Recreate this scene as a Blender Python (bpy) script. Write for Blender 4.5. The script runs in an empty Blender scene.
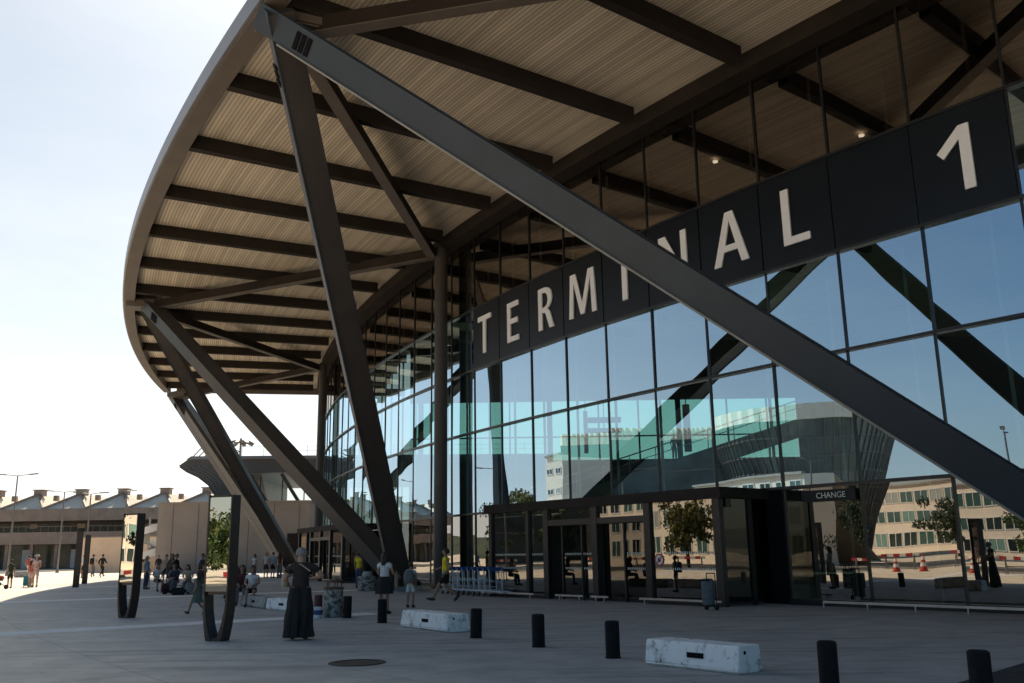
import bpy, bmesh, math, random
from mathutils import Vector, Matrix, Euler
random.seed(7)
R = math.radians
sc = bpy.context.scene
col = sc.collection
V = Vector

# ------------------------------------------------------------------ helpers
class MB:
    """collects shapes that become ONE mesh object"""
    def __init__(s): s.v = []; s.f = []; s.m = []; s.cur = 0
    def add(s, vs, fs):
        n = len(s.v); s.v += [V(p) for p in vs]
        for f in fs: s.f.append([n + i for i in f]); s.m.append(s.cur)
    def quad(s, *p): s.add(p, [list(range(len(p)))])
    def box(s, c, d, M=None, taper=1.0):
        x, y, z = d[0] / 2, d[1] / 2, d[2] / 2
        p = [V((sx * x * (taper if sz > 0 else 1), sy * y * (taper if sz > 0 else 1), sz * z)) for sz in (-1, 1) for sy in (-1, 1) for sx in (-1, 1)]
        if M is not None: p = [M @ q for q in p]
        s.add([V(c) + q for q in p], [(0, 2, 3, 1), (4, 5, 7, 6), (0, 1, 5, 4), (2, 6, 7, 3), (0, 4, 6, 2), (1, 3, 7, 5)])
    def beam(s, a, b, w, h, up=(0, 0, 1), w2=None, h2=None):
        a, b = V(a), V(b); d = (b - a).normalized(); up = V(up)
        x = d.cross(up).normalized(); u = x.cross(d).normalized()
        w2 = w if w2 is None else w2; h2 = h if h2 is None else h2
        ps = []
        for q, ww, hh in ((a, w, h), (b, w2, h2)):
            ps += [q - x * ww / 2 - u * hh / 2, q + x * ww / 2 - u * hh / 2, q + x * ww / 2 + u * hh / 2, q - x * ww / 2 + u * hh / 2]
        s.add(ps, [(3, 2, 1, 0), (4, 5, 6, 7), (0, 1, 5, 4), (1, 2, 6, 5), (2, 3, 7, 6), (3, 0, 4, 7)])
    def tube(s, a, b, r, r2=None, n=10, cap=True):
        a, b = V(a), V(b); r2 = r if r2 is None else r2
        d = (b - a).normalized(); t = V((0, 0, 1)) if abs(d.z) < .9 else V((1, 0, 0))
        x = d.cross(t).normalized(); y = d.cross(x)
        ps = [q + (x * math.cos(i * 2 * math.pi / n) + y * math.sin(i * 2 * math.pi / n)) * rr for q, rr in ((a, r), (b, r2)) for i in range(n)]
        fs = [(i, (i + 1) % n, n + (i + 1) % n, n + i) for i in range(n)]
        if cap: fs += [tuple(range(n - 1, -1, -1)), tuple(range(n, 2 * n))]
        s.add(ps, fs)
    def path(s, pts, r, n=8):
        for a, b in zip(pts[:-1], pts[1:]): s.tube(a, b, r, n=n)
    def lathe(s, prof, c=(0, 0, 0), n=24, sx=1, sy=1, wob=None):
        c = V(c); k = len(prof)
        ps = []
        for i in range(n):
            a = i * 2 * math.pi / n
            for j, (r, z) in enumerate(prof):
                rr = r * (wob(a, j) if wob else 1)
                ps.append(c + V((rr * math.cos(a) * sx, rr * math.sin(a) * sy, z)))
        fs = [(i * k + j, ((i + 1) % n) * k + j, ((i + 1) % n) * k + j + 1, i * k + j + 1) for i in range(n) for j in range(k - 1)]
        s.add(ps, fs)
    def ball(s, c, r, n=10, m=7, M=None):
        c = V(c); r = V(r) if hasattr(r, '__len__') else V((r, r, r)); ps = []; fs = []
        for j in range(m + 1):
            ph = math.pi * j / m
            for i in range(n):
                a = 2 * math.pi * i / n
                q = V((r.x * math.sin(ph) * math.cos(a), r.y * math.sin(ph) * math.sin(a), r.z * math.cos(ph)))
                ps.append(c + (M @ q if M is not None else q))
        for j in range(m):
            for i in range(n): fs.append((j * n + i, (j + 1) * n + i, (j + 1) * n + (i + 1) % n, j * n + (i + 1) % n))
        s.add(ps, fs)
    def prism(s, poly, a, b):
        """poly: list of 3D points, extruded by vector a->b"""
        n = len(poly); d = V(b) - V(a)
        ps = [V(p) for p in poly] + [V(p) + d for p in poly]
        s.add(ps, [tuple(range(n - 1, -1, -1)), tuple(range(n, 2 * n))] + [(i, (i + 1) % n, n + (i + 1) % n, n + i) for i in range(n)])
    def build(s, name, mats, parent=None, smooth=False, bevel=0, weld=False):
        off = WL.get(parent.name, V((0, 0, 0))) if parent is not None else V((0, 0, 0))
        me = bpy.data.meshes.new(name)
        me.from_pydata([tuple(p - off) for p in s.v], [], s.f); me.update()
        mats = mats if isinstance(mats, (list, tuple)) else [mats]
        for m_ in mats: me.materials.append(m_)
        for p, i in zip(me.polygons, s.m): p.material_index = i; p.use_smooth = smooth
        bm = bmesh.new(); bm.from_mesh(me)
        if weld: bmesh.ops.remove_doubles(bm, verts=bm.verts, dist=1e-4)
        bmesh.ops.recalc_face_normals(bm, faces=bm.faces)
        if bevel:
            es = [e for e in bm.edges if len(e.link_faces) == 2 and e.calc_face_angle(0) > .5]
            bmesh.ops.bevel(bm, geom=es, offset=bevel, segments=2, affect='EDGES', clamp_overlap=True)
        bm.to_mesh(me); bm.free()
        if smooth:
            try: me.set_sharp_from_angle(angle=R(40))
            except Exception: pass
        o = bpy.data.objects.new(name, me); col.objects.link(o)
        if parent is not None: o.parent = parent; WL[o.name] = off
        return o
WL = {}
def empty(name, loc=(0, 0, 0), rz=0, world=False):
    o = bpy.data.objects.new(name, None); col.objects.link(o); o.location = loc; o.rotation_euler = (0, 0, rz)
    o.empty_display_size = .2
    if world: WL[o.name] = V(loc)
    return o
def tag(o, label=None, cat=None, group=None, kind=None):
    if label: o['label'] = label
    if cat: o['category'] = cat
    if group: o['group'] = group
    if kind: o['kind'] = kind
    return o
def copy_tree(o, parent=None):
    c = o.copy(); col.objects.link(c)
    if parent is not None: c.parent = parent
    for ch in [q for q in bpy.data.objects if q.parent == o]: copy_tree(ch, c)
    return c

# ------------------------------------------------------------------ materials
def newmat(name):
    m = bpy.data.materials.new(name); m.use_nodes = True
    nt = m.node_tree; b = nt.nodes['Principled BSDF']; return m, nt, b
def mat(name, c, rough=.6, metal=0, var=.15, scale=3., bump=0, bscale=None, spec=.5, c2=None, world=True, detail=6):
    m, nt, b = newmat(name)
    tc = nt.nodes.new('ShaderNodeTexCoord'); geo = nt.nodes.new('ShaderNodeNewGeometry')
    src = geo.outputs['Position'] if world else tc.outputs['Object']
    n = nt.nodes.new('ShaderNodeTexNoise'); n.inputs['Scale'].default_value = scale; n.inputs['Detail'].default_value = detail; n.inputs['Roughness'].default_value = .65
    nt.links.new(src, n.inputs['Vector'])
    r = nt.nodes.new('ShaderNodeValToRGB')
    lo = [x * (1 - var) for x in c[:3]]; hi = [min(1, x * (1 + var)) for x in c[:3]]
    if c2: lo = c2
    r.color_ramp.elements[0].color = (*lo, 1); r.color_ramp.elements[1].color = (*hi, 1)
    r.color_ramp.elements[0].position = .32; r.color_ramp.elements[1].position = .68
    nt.links.new(n.outputs['Fac'], r.inputs['Fac']); nt.links.new(r.outputs['Color'], b.inputs['Base Color'])
    b.inputs['Roughness'].default_value = rough; b.inputs['Metallic'].default_value = metal
    b.inputs['Specular IOR Level'].default_value = spec
    if bump:
        bp = nt.nodes.new('ShaderNodeBump'); bp.inputs['Strength'].default_value = bump; bp.inputs['Distance'].default_value = .02
        n2 = nt.nodes.new('ShaderNodeTexNoise'); n2.inputs['Scale'].default_value = bscale or scale * 12; n2.inputs['Detail'].default_value = 5
        nt.links.new(src, n2.inputs['Vector']); nt.links.new(n2.outputs['Fac'], bp.inputs['Height']); nt.links.new(bp.outputs['Normal'], b.inputs['Normal'])
    return m
def glassmat(name, tint=(.3, .45, .45), refl=(.78, .86, .95), lo=.5, hi=1., wav=.004, wscale=.35):
    m, nt, b = newmat(name); nt.nodes.remove(b); out = nt.nodes['Material Output']
    lw = nt.nodes.new('ShaderNodeLayerWeight'); lw.inputs['Blend'].default_value = .5
    pw = nt.nodes.new('ShaderNodeMath'); pw.operation = 'POWER'; pw.inputs[1].default_value = 2.6; nt.links.new(lw.outputs['Facing'], pw.inputs[0])
    mr = nt.nodes.new('ShaderNodeMapRange'); mr.inputs['To Min'].default_value = lo; mr.inputs['To Max'].default_value = hi
    nt.links.new(pw.outputs[0], mr.inputs['Value'])
    t = nt.nodes.new('ShaderNodeBsdfTransparent'); t.inputs['Color'].default_value = (*tint, 1)
    g = nt.nodes.new('ShaderNodeBsdfGlossy'); g.inputs['Color'].default_value = (*refl, 1); g.inputs['Roughness'].default_value = 0.0
    if wav:
        geo = nt.nodes.new('ShaderNodeNewGeometry'); n = nt.nodes.new('ShaderNodeTexNoise'); n.inputs['Scale'].default_value = wscale; n.inputs['Detail'].default_value = 1
        nt.links.new(geo.outputs['Position'], n.inputs['Vector'])
        bp = nt.nodes.new('ShaderNodeBump'); bp.inputs['Strength'].default_value = 1; bp.inputs['Distance'].default_value = wav
        nt.links.new(n.outputs['Fac'], bp.inputs['Height']); nt.links.new(bp.outputs['Normal'], g.inputs['Normal'])
    mx = nt.nodes.new('ShaderNodeMixShader')
    nt.links.new(mr.outputs['Result'], mx.inputs['Fac']); nt.links.new(t.outputs[0], mx.inputs[1]); nt.links.new(g.outputs[0], mx.inputs[2])
    nt.links.new(mx.outputs[0], out.inputs['Surface'])
    return m
def emis(name, c, s):
    m, nt, b = newmat(name); b.inputs['Base Color'].default_value = (*c, 1); b.inputs['Emission Color'].default_value = (*c, 1); b.inputs['Emission Strength'].default_value = s
    return m

CX, CY, RF, RE = 126.68, 116.42, 147.85, 163.3       # the round terminal: centre, glass radius, roof edge radius
def P(r, t, z=0.): return V((CX + r * math.cos(R(t)), CY + r * math.sin(R(t)), z))
def radv(t): return V((math.cos(R(t)), math.sin(R(t)), 0))
def tanv(t): return V((-math.sin(R(t)), math.cos(R(t)), 0))

M = {}
M['steel'] = mat('dark_bronze_steel', (.034, .027, .023), .75, .0, .2, 1.2, bump=.04, bscale=6, spec=.15)
M['bounce_edge'] = mat('strut_bounce_edge', (.30, .28, .24), .6, 0, .15, 1.5)  # pale tone painted in for ground bounce on the strut underside
M['flange'] = mat('strut_flange_skylight_tint', (.034, .044, .056), .5, .0, .15, .8, bump=.03, bscale=5)  # bluish skylight painted into the flange colour, webs stay brown
M['strut'] = mat('strut_paint', (.060, .05, .044), .5, .0, .15, .8, bump=.03, bscale=5)
M['fascia'] = mat('fascia_metal', (.21, .205, .205), .4, .3, .1, .7)
M['edge'] = mat('edge_beam_paint', (.13, .105, .088), .6, 0, .15, .6)
M['mull'] = mat('mullion_black', (.02, .02, .022), .35, .2, .2, 2)
M['white'] = mat('letter_white', (.98, .95, .95), .5, 0, .04, 2)
M['post'] = mat('pale_post', (.72, .74, .66), .5, 0, .15, 2)
M['black'] = mat('near_black', (.008, .008, .008), .8, 0, .3, 4, spec=.1)
M['int_dark'] = mat('interior_dark', (.05, .05, .05), .7, 0, .3, .4)
M['int_floor'] = mat('interior_floor', (.16, .15, .14), .25, 0, .15, .4)
M['int_ramp'] = mat('interior_ramp', (.3, .34, .31), .6, 0, .2, .5)
M['glass'] = glassmat('curtain_glass', tint=(.5, .72, .69), refl=(.58, .78, .95), lo=.58, hi=1.0, wav=.007)
M['lowglass'] = glassmat('street_level_glass', tint=(.3, .33, .32), refl=(.66, .64, .61), lo=.44, hi=1.0, wav=.009)
M['upglass'] = glassmat('upper_glass', tint=(.2, .19, .17), refl=(.48, .43, .39), lo=.5, hi=1.0)
M['vglass'] = glassmat('vestibule_glass', tint=(.3, .34, .33), refl=(.52, .50, .47), lo=.42, hi=1.0)
M['dglass'] = glassmat('door_glass', tint=(.2, .22, .22), refl=(.5, .48, .45), lo=.14, hi=.8)
M['tglass'] = glassmat('totem_glass', tint=(.1, .1, .1), refl=(.9, .87, .8), lo=.72, hi=1.0, wav=.0006, wscale=1.5)
M['teal'] = glassmat('back_window_glass', tint=(.55, 1., .92), refl=(.3, .4, .4), lo=.1, hi=.7, wav=0)
M['signp'] = mat('sign_panel_navy', (.008, .011, .016), .35, 0, .2, .5, spec=.25)
M['stainless'] = mat('stainless', (.5, .5, .5), .35, .9, .1, 5)

def soffit_mat():
    m, nt, b = newmat('slatted_soffit')
    geo = nt.nodes.new('ShaderNodeNewGeometry'); sub = nt.nodes.new('ShaderNodeVectorMath'); sub.operation = 'SUBTRACT'; sub.inputs[1].default_value = (CX, CY, 0)
    nt.links.new(geo.outputs['Position'], sub.inputs[0])
    flat = nt.nodes.new('ShaderNodeVectorMath'); flat.operation = 'MULTIPLY'; flat.inputs[1].default_value = (1, 1, 0); nt.links.new(sub.outputs[0], flat.inputs[0])
    ln = nt.nodes.new('ShaderNodeVectorMath'); ln.operation = 'LENGTH'; nt.links.new(flat.outputs[0], ln.inputs[0])
    mul = nt.nodes.new('ShaderNodeMath'); mul.operation = 'MULTIPLY'; mul.inputs[1].default_value = 1 / .15; nt.links.new(ln.outputs['Value'], mul.inputs[0])
    fr = nt.nodes.new('ShaderNodeMath'); fr.operation = 'FRACT'; nt.links.new(mul.outputs[0], fr.inputs[0])
    fl = nt.nodes.new('ShaderNodeMath'); fl.operation = 'FLOOR'; nt.links.new(mul.outputs[0], fl.inputs[0])
    wn = nt.nodes.new('ShaderNodeTexWhiteNoise'); wn.noise_dimensions = '1D'; nt.links.new(fl.outputs[0], wn.inputs['W'])
    slat = nt.nodes.new('ShaderNodeValToRGB')           # groove profile
    e = slat.color_ramp.elements; e[0].position = 0; e[0].color = (.62, .62, .62, 1); e[1].position = .2; e[1].color = (1, 1, 1, 1)
    q = e.new(.72); q.color = (1, 1, 1, 1); q = e.new(.86); q.color = (.62, .62, .62, 1)
    nt.links.new(fr.outputs[0], slat.inputs['Fac'])
    ns = nt.nodes.new('ShaderNodeTexNoise'); ns.inputs['Scale'].default_value = 1.0; ns.inputs['Detail'].default_value = 5
    sp_ = nt.nodes.new('ShaderNodeSeparateXYZ'); nt.links.new(sub.outputs[0], sp_.inputs[0]); an_ = nt.nodes.new('ShaderNodeMath'); an_.operation = 'ARCTAN2'; nt.links.new(sp_.outputs['Y'], an_.inputs[0]); nt.links.new(sp_.outputs['X'], an_.inputs[1])
    a2_ = nt.nodes.new('ShaderNodeMath'); a2_.operation = 'MULTIPLY'; a2_.inputs[1].default_value = 45.; nt.links.new(an_.outputs[0], a2_.inputs[0])
    r2_ = nt.nodes.new('ShaderNodeMath'); r2_.operation = 'MULTIPLY'; r2_.inputs[1].default_value = 1.1; nt.links.new(ln.outputs['Value'], r2_.inputs[0])
    cb_ = nt.nodes.new('ShaderNodeCombineXYZ'); nt.links.new(a2_.outputs[0], cb_.inputs[0]); nt.links.new(r2_.outputs[0], cb_.inputs[1]); nt.links.new(cb_.outputs[0], ns.inputs['Vector'])
    r = nt.nodes.new('ShaderNodeValToRGB'); r.color_ramp.elements[0].color = (.46, .37, .285, 1); r.color_ramp.elements[1].color = (1., .87, .68, 1)
    ad = nt.nodes.new('ShaderNodeMath'); ad.operation = 'MULTIPLY_ADD'; ad.inputs[1].default_value = .42; nt.links.new(wn.outputs['Value'], ad.inputs[0])
    mm = nt.nodes.new('ShaderNodeMath'); mm.operation = 'MULTIPLY'; mm.inputs[1].default_value = .75; nt.links.new(ns.outputs['Fac'], mm.inputs[0]); nt.links.new(mm.outputs[0], ad.inputs[2])
    nt.links.new(ad.outputs[0], r.inputs['Fac'])
    mx = nt.nodes.new('ShaderNodeMix'); mx.data_type = 'RGBA'; mx.blend_type = 'MULTIPLY'; mx.inputs[0].default_value = 1
    nt.links.new(r.outputs['Color'], mx.inputs[6]); nt.links.new(slat.outputs['Color'], mx.inputs[7]); nt.links.new(mx.outputs[2], b.inputs['Base Color'])
    b.inputs['Roughness'].default_value = .55; b.inputs['Specular IOR Level'].default_value = .3
    bp = nt.nodes.new('ShaderNodeBump'); bp.inputs['Strength'].default_value = .5; bp.inputs['Distance'].default_value = .04
    nt.links.new(slat.outputs['Color'], bp.inputs['Height']); nt.links.new(bp.outputs['Normal'], b.inputs['Normal'])
    return m
M['soffit'] = soffit_mat()

def ground_mat():
    m, nt, b = newmat('plaza_concrete'); L = nt.links.new
    geo = nt.nodes.new('ShaderNodeNewGeometry')
    def noise(s, d=6, r=.6):
        n = nt.nodes.new('ShaderNodeTexNoise'); n.inputs['Scale'].default_value = s; n.inputs['Detail'].default_value = d; n.inputs['Roughness'].default_value = r
        L(geo.outputs['Position'], n.inputs['Vector']); return n.outputs['Fac']
    big, mid, fine = noise(.16), noise(1.3, 8, .7), noise(38, 3)
    r1 = nt.nodes.new('ShaderNodeValToRGB'); r1.color_ramp.elements[0].color = (.41, .385, .355, 1); r1.color_ramp.elements[1].color = (.52, .49, .455, 1)
    r1.color_ramp.elements[0].position = .3; r1.color_ramp.elements[1].position = .7
    L(big, r1.inputs['Fac'])
    r2 = nt.nodes.new('ShaderNodeValToRGB'); r2.color_ramp.elements[0].color = (.8, .8, .8, 1); r2.color_ramp.elements[1].color = (1.06, 1.06, 1.06, 1)
    r2.color_ramp.elements[0].position = .32; r2.color_ramp.elements[1].position = .62; L(mid, r2.inputs['Fac'])
    r3 = nt.nodes.new('ShaderNodeValToRGB'); r3.color_ramp.elements[0].color = (.85, .85, .85, 1); r3.color_ramp.elements[1].color = (1.12, 1.12, 1.12, 1); L(fine, r3.inputs['Fac'])
    def mul(a, c):
        x = nt.nodes.new('ShaderNodeMix'); x.data_type = 'RGBA'; x.blend_type = 'MULTIPLY'; x.inputs[0].default_value = 1; L(a, x.inputs[6]); L(c, x.inputs[7]); return x.outputs[2]
    # slab joints in polar coordinates about the terminal
    sep = nt.nodes.new('ShaderNodeSeparateXYZ'); sub = nt.nodes.new('ShaderNodeVectorMath'); sub.operation = 'SUBTRACT'; sub.inputs[1].default_value = (CX, CY, 0)
    L(geo.outputs['Position'], sub.inputs[0]); L(sub.outputs[0], sep.inputs[0])
    ln = nt.nodes.new('ShaderNodeVectorMath'); ln.operation = 'LENGTH'; L(sub.outputs[0], ln.inputs[0])
    at = nt.nodes.new('ShaderNodeMath'); at.operation = 'ARCTAN2'; L(sep.outputs['Y'], at.inputs[0]); L(sep.outputs['X'], at.inputs[1])
    def joint(src, k, off, w):
        a = nt.nodes.new('ShaderNodeMath'); a.operation = 'MULTIPLY_ADD'; a.inputs[1].default_value = k; a.inputs[2].default_value = off; L(src, a.inputs[0])
        f = nt.nodes.new('ShaderNodeMath'); f.operation = 'PINGPONG'; f.inputs[1].default_value = .5; L(a.outputs[0], f.inputs[0])
        g = nt.nodes.new('ShaderNodeMath'); g.operation = 'GREATER_THAN'; g.inputs[1].default_value = w; L(f.outputs[0], g.inputs[0]); return g.outputs[0]
    j1 = joint(ln.outputs['Value'], 1 / 2.5, .1, .009); j2 = joint(at.outputs[0], 180 / math.pi / 1.015, .05, .009)
    mj = nt.nodes.new('ShaderNodeMath'); mj.operation = 'MULTIPLY'; L(j1, mj.inputs[0]); L(j2, mj.inputs[1])
    mr = nt.nodes.new('ShaderNodeMapRange'); mr.inputs['To Min'].default_value = .84; L(mj.outputs[0], mr.inputs['Value'])
    vo = nt.nodes.new('ShaderNodeTexVoronoi'); vo.inputs['Scale'].default_value = 1.9; L(geo.outputs['Position'], vo.inputs['Vector'])      # gum and oil spots
    rv_ = nt.nodes.new('ShaderNodeValToRGB'); rv_.color_ramp.elements[0].position = .05; rv_.color_ramp.elements[0].color = (.6, .6, .6, 1); rv_.color_ramp.elements[1].position = .085; rv_.color_ramp.elements[1].color = (1, 1, 1, 1); L(vo.outputs['Distance'], rv_.inputs['Fac'])
    mpn = nt.nodes.new('ShaderNodeMapping'); mpn.inputs['Rotation'].default_value = (0, 0, R(38)); mpn.inputs['Scale'].default_value = (.16, 2.6, 1); L(geo.outputs['Position'], mpn.inputs[0])      # tyre and trolley streaks
    ns_ = nt.nodes.new('ShaderNodeTexNoise'); ns_.inputs['Scale'].default_value = 1.; ns_.inputs['Detail'].default_value = 4; L(mpn.outputs[0], ns_.inputs['Vector'])
    rs_ = nt.nodes.new('ShaderNodeValToRGB'); rs_.color_ramp.elements[0].position = .36; rs_.color_ramp.elements[0].color = (.78, .78, .78, 1); rs_.color_ramp.elements[1].position = .46; rs_.color_ramp.elements[1].color = (1, 1, 1, 1); L(ns_.outputs['Fac'], rs_.inputs['Fac'])
    cc = mul(mul(mul(mul(r1.outputs['Color'], r2.outputs['Color']), r3.outputs['Color']), rv_.outputs['Color']), rs_.outputs['Color'])
    # sunlit brightness and warmth painted into the colour beyond the roof edge
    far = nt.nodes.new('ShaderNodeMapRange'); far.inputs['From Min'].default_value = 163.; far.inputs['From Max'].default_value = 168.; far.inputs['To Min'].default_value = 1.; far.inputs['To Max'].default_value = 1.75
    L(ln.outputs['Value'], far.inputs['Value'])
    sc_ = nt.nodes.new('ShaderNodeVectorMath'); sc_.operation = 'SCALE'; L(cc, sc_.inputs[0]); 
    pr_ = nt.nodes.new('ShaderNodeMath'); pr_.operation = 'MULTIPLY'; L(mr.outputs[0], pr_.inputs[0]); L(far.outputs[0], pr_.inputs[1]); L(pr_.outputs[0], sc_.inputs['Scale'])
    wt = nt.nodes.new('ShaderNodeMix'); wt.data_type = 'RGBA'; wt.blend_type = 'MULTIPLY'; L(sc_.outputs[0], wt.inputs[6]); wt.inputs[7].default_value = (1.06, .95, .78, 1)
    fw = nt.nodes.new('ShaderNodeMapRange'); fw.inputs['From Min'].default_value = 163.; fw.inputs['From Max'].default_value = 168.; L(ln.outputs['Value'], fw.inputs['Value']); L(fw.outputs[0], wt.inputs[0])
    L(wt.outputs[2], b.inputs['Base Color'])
    b.inputs['Roughness'].default_value = .75; b.inputs['Specular IOR Level'].default_value = .3
    bp = nt.nodes.new('ShaderNodeBump'); bp.inputs['Strength'].default_value = .25; bp.inputs['Distance'].default_value = .01; L(fine, bp.inputs['Height']); L(bp.outputs['Normal'], b.inputs['Normal'])
    return m
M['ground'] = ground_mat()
M['band'] = mat('pale_paving_band', (.82, .79, .74), .7, 0, .12, 2.5, bump=.2)
M['asphalt'] = mat('road_asphalt', (.06, .06, .06), .85, 0, .2, 2, bump=.2)
M['paint'] = mat('road_paint', (.7, .7, .68), .7, 0, .15, 6)
M['kerb'] = mat('kerb_concrete', (.35, .34, .32), .8, 0, .2, 4)

# ------------------------------------------------------------------ the setting
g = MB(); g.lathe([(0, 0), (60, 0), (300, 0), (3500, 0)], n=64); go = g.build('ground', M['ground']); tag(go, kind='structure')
def ring_sheet(name, r0, r1, t0, t1, z, m, n=60, h=0):
    b = MB()
    for i in range(n):
        a, c = t0 + (t1 - t0) * i / n, t0 + (t1 - t0) * (i + 1) / n
        b.quad(P(r0, a, z), P(r1, a, z), P(r1, c, z), P(r0, c, z))
        if h:
            b.quad(P(r0, a, z), P(r0, c, z), P(r0, c, z - h), P(r0, a, z - h)); b.quad(P(r1, a, z), P(r1, c, z), P(r1, c, z - h), P(r1, a, z - h))
    o = b.build(name, m); tag(o, kind='structure'); return o
ring_sheet('road', 187, 200, -215, -80, .004, M['asphalt'])
ring_sheet('kerb', 186.7, 187, -215, -80, .12, M['kerb'], h=.12)
ring_sheet('kerb', 200, 200.3, -215, -80, .12, M['kerb'], h=.12)
b = MB()
for i in range(60):
    a = -200 + i * 2; b.quad(P(193.4, a, .008), P(193.55, a, .008), P(193.55, a + .9, .008), P(193.4, a + .9, .008))
tag(b.build('road_marking', M['paint']), kind='structure')
def radial_band(t, w, r0, r1):
    b = MB(); d = radv(t); k = tanv(t)
    n = 24
    for i in range(n):
        a, c = r0 + (r1 - r0) * i / n, r0 + (r1 - r0) * (i + 1) / n
        b.quad(P(a, t, .004) - k * w / 2, P(c, t, .004) - k * w / 2, P(c, t, .004) + k * w / 2, P(a, t, .004) + k * w / 2)
    tag(b.build('pavement_band', M['band']), kind='structure')
radial_band(-145.55, 1.1, 158.5, 186); radial_band(-151.6, 1.1, 152, 186); radial_band(-157.7, 1.1, 153, 186); radial_band(-139.3, 1.1, 163, 186)
b = MB(); b.quad((5.32, 11.72, .004), (7.2, 13.62, .004), (9.5, 15.4, .004), (12, 12, .004), (7.5, 8.6, .004), (5.6, 10.6, .004)); M['patch'] = mat('dark_ground_patch', (.035, .036, .038), .9, 0, .3, 3, bump=.3); tag(b.build('dark_ground_sheet', M['patch']), kind='structure')  # flat dark sheet on the ground in the near right corner
# low wooded hills round the horizon
b = MB()
N = 90
for i in range(N):
    a0, a1 = R(100 + i * 170 / N), R(100 + (i + 1) * 170 / N)
    def hh(a): return 7 + 3 * math.sin(a * 9) + 2.5 * math.sin(a * 23 + 1) + 1.2 * math.sin(a * 61) + 14 * math.exp(-((math.degrees(a) - 191) / 7) ** 2)
    for r0, r1, f0, f1 in ((330, 365, 0, 1), (365, 480, 1, 1.2), (480, 700, 1.2, 0)):
        b.quad(V((r0 * math.cos(a0), r0 * math.sin(a0), hh(a0) * f0 - .5)), V((r0 * math.cos(a1), r0 * math.sin(a1), hh(a1) * f0 - .5)), V((r1 * math.cos(a1), r1 * math.sin(a1), hh(a1) * f1 - .5)), V((r1 * math.cos(a0), r1 * math.sin(a0), hh(a0) * f1 - .5)))
M['hill'] = mat('wooded_hill', (.05, .065, .03), .9, 0, .6, .08, bump=.8, bscale=.5)
tag(b.build('hills', M['hill'], smooth=True), kind='structure')

# ------------------------------------------------------------------ terminal
T = empty('airport_terminal', P(148, -150), world=True)
tag(T, 'round glass terminal under a deep bronze canopy on slanting struts, lettered TERMINAL 1', 'terminal')
ZL = [0.05, 3.4, 7.23, 10.25, 13.3, 17.06]
K0, K1, DT = -19, 22, 1.014
def mt(k): return -150.36 + DT * k
NODES = [-145.3, -157.6, -169.7, -133.0]
COLS = [-151.45, -163.7, -139.2, -127.0]
T0, T1 = -169.2, -108.0
ZS, ZT = 17.66, 17.95            # soffit level, roof top
def rin(t):
    s = abs(math.sin(R(t))); return max(60., min(142., (CY - 73.) / s))
# roof deck
b = MB(); n = 90
for i in range(n):
    a, c = T0 + (T1 - T0) * i / n, T0 + (T1 - T0) * (i + 1) / n
    for r0, r1 in ((rin(a), 147.2), (147.2, 162.5)):
        r0c = rin(c) if r0 != 147.2 else r0
        b.cur = 0; b.quad(P(r0, a, ZS), P(r1, a, ZS), P(r1, c, ZS), P(r0c, c, ZS))
        b.cur = 1; rt = 160. if r1 == 162.5 else r1; b.quad(P(r0, a, ZT), P(rt, a, ZT), P(rt, c, ZT), P(r0c, c, ZT))
        if rt == 160.: b.quad(P(160, a, ZT), P(162.5, a, ZS + .01), P(162.5, c, ZS + .01), P(160, c, ZT))
    b.cur = 1; b.quad(P(rin(a), a, ZS), P(rin(c), c, ZS), P(rin(c), c, ZT), P(rin(a), a, ZT))
b.quad(P(rin(T0), T0, ZS), P(160, T0, ZS), P(160, T0, ZT), P(rin(T0), T0, ZT))
b.build('roof_deck', [M['soffit'], M['steel']], T)
# edge beam and fascia
b = MB()
prof = [(162.4, 17.0), (163.0, 17.0), (163.0, 17.66), (162.4, 17.65)]
ar = [T0 + (T1 - T0) * i / 120 for i in range(121)]
for a, c in zip(ar[:-1], ar[1:]):
    for (r0, z0), (r1, z1) in zip(prof, prof[1:] + prof[:1]): b.quad(P(r0, a, z0), P(r1, a, z1), P(r1, c, z1), P(r0, c, z0))
for a in (T0, T1): b.quad(*[P(r, a, z) for r, z in prof])
b.build('edge_beam', M['edge'], T)
b = MB(); prof = [(163.01, 17.1), (163.10, 17.1), (163.11, 17.74), (162.65, 17.74), (162.65, 17.68), (163.01, 17.67)]
for a, c in zip(ar[:-1], ar[1:]):
    for (r0, z0), (r1, z1) in zip(prof, prof[1:] + prof[:1]): b.quad(P(r0, a, z0), P(r1, a, z1), P(r1, c, z1), P(r0, c, z0))
for a in (T0, T1): b.quad(*[P(r, a, z) for r, z in prof])
b.build('fascia', M['fascia'], T)
# end beam along the far end of the roof
b = MB(); b.beam(P(161.9, T0 - .1, 17.42), P(140, T0 - .1, 17.42), .35, .7); b.build('end_beam', M['edge'], T)
# ring beam over the glass
b = MB(); prof = [(147.6, 17.05), (148.6, 17.05), (148.6, 17.65), (147.6, 17.65)]
for a, c in zip(ar[:-1], ar[1:]):
    for (r0, z0), (r1, z1) in zip(prof, prof[1:] + prof[:1]): b.quad(P(r0, a, z0), P(r1, a, z1), P(r1, c, z1), P(r0, c, z0))
b.build('ring_beam', M['steel'], T)
# radial beams
tb = [-143.1 - 1.95 * i for i in range(0, 14)] + [-141.1 + 1.98 * i for i in range(0, 12)]
for t in tb:
    b = MB(); b.beam(P(162.4, t, 17.36), P(149.0, t, 17.36), .36, .58); b.beam(P(147.4, t, 17.36), P(max(rin(t), 128), t, 17.36), .36, .58)
    b.build('roof_beam', M['steel'], T)
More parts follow.
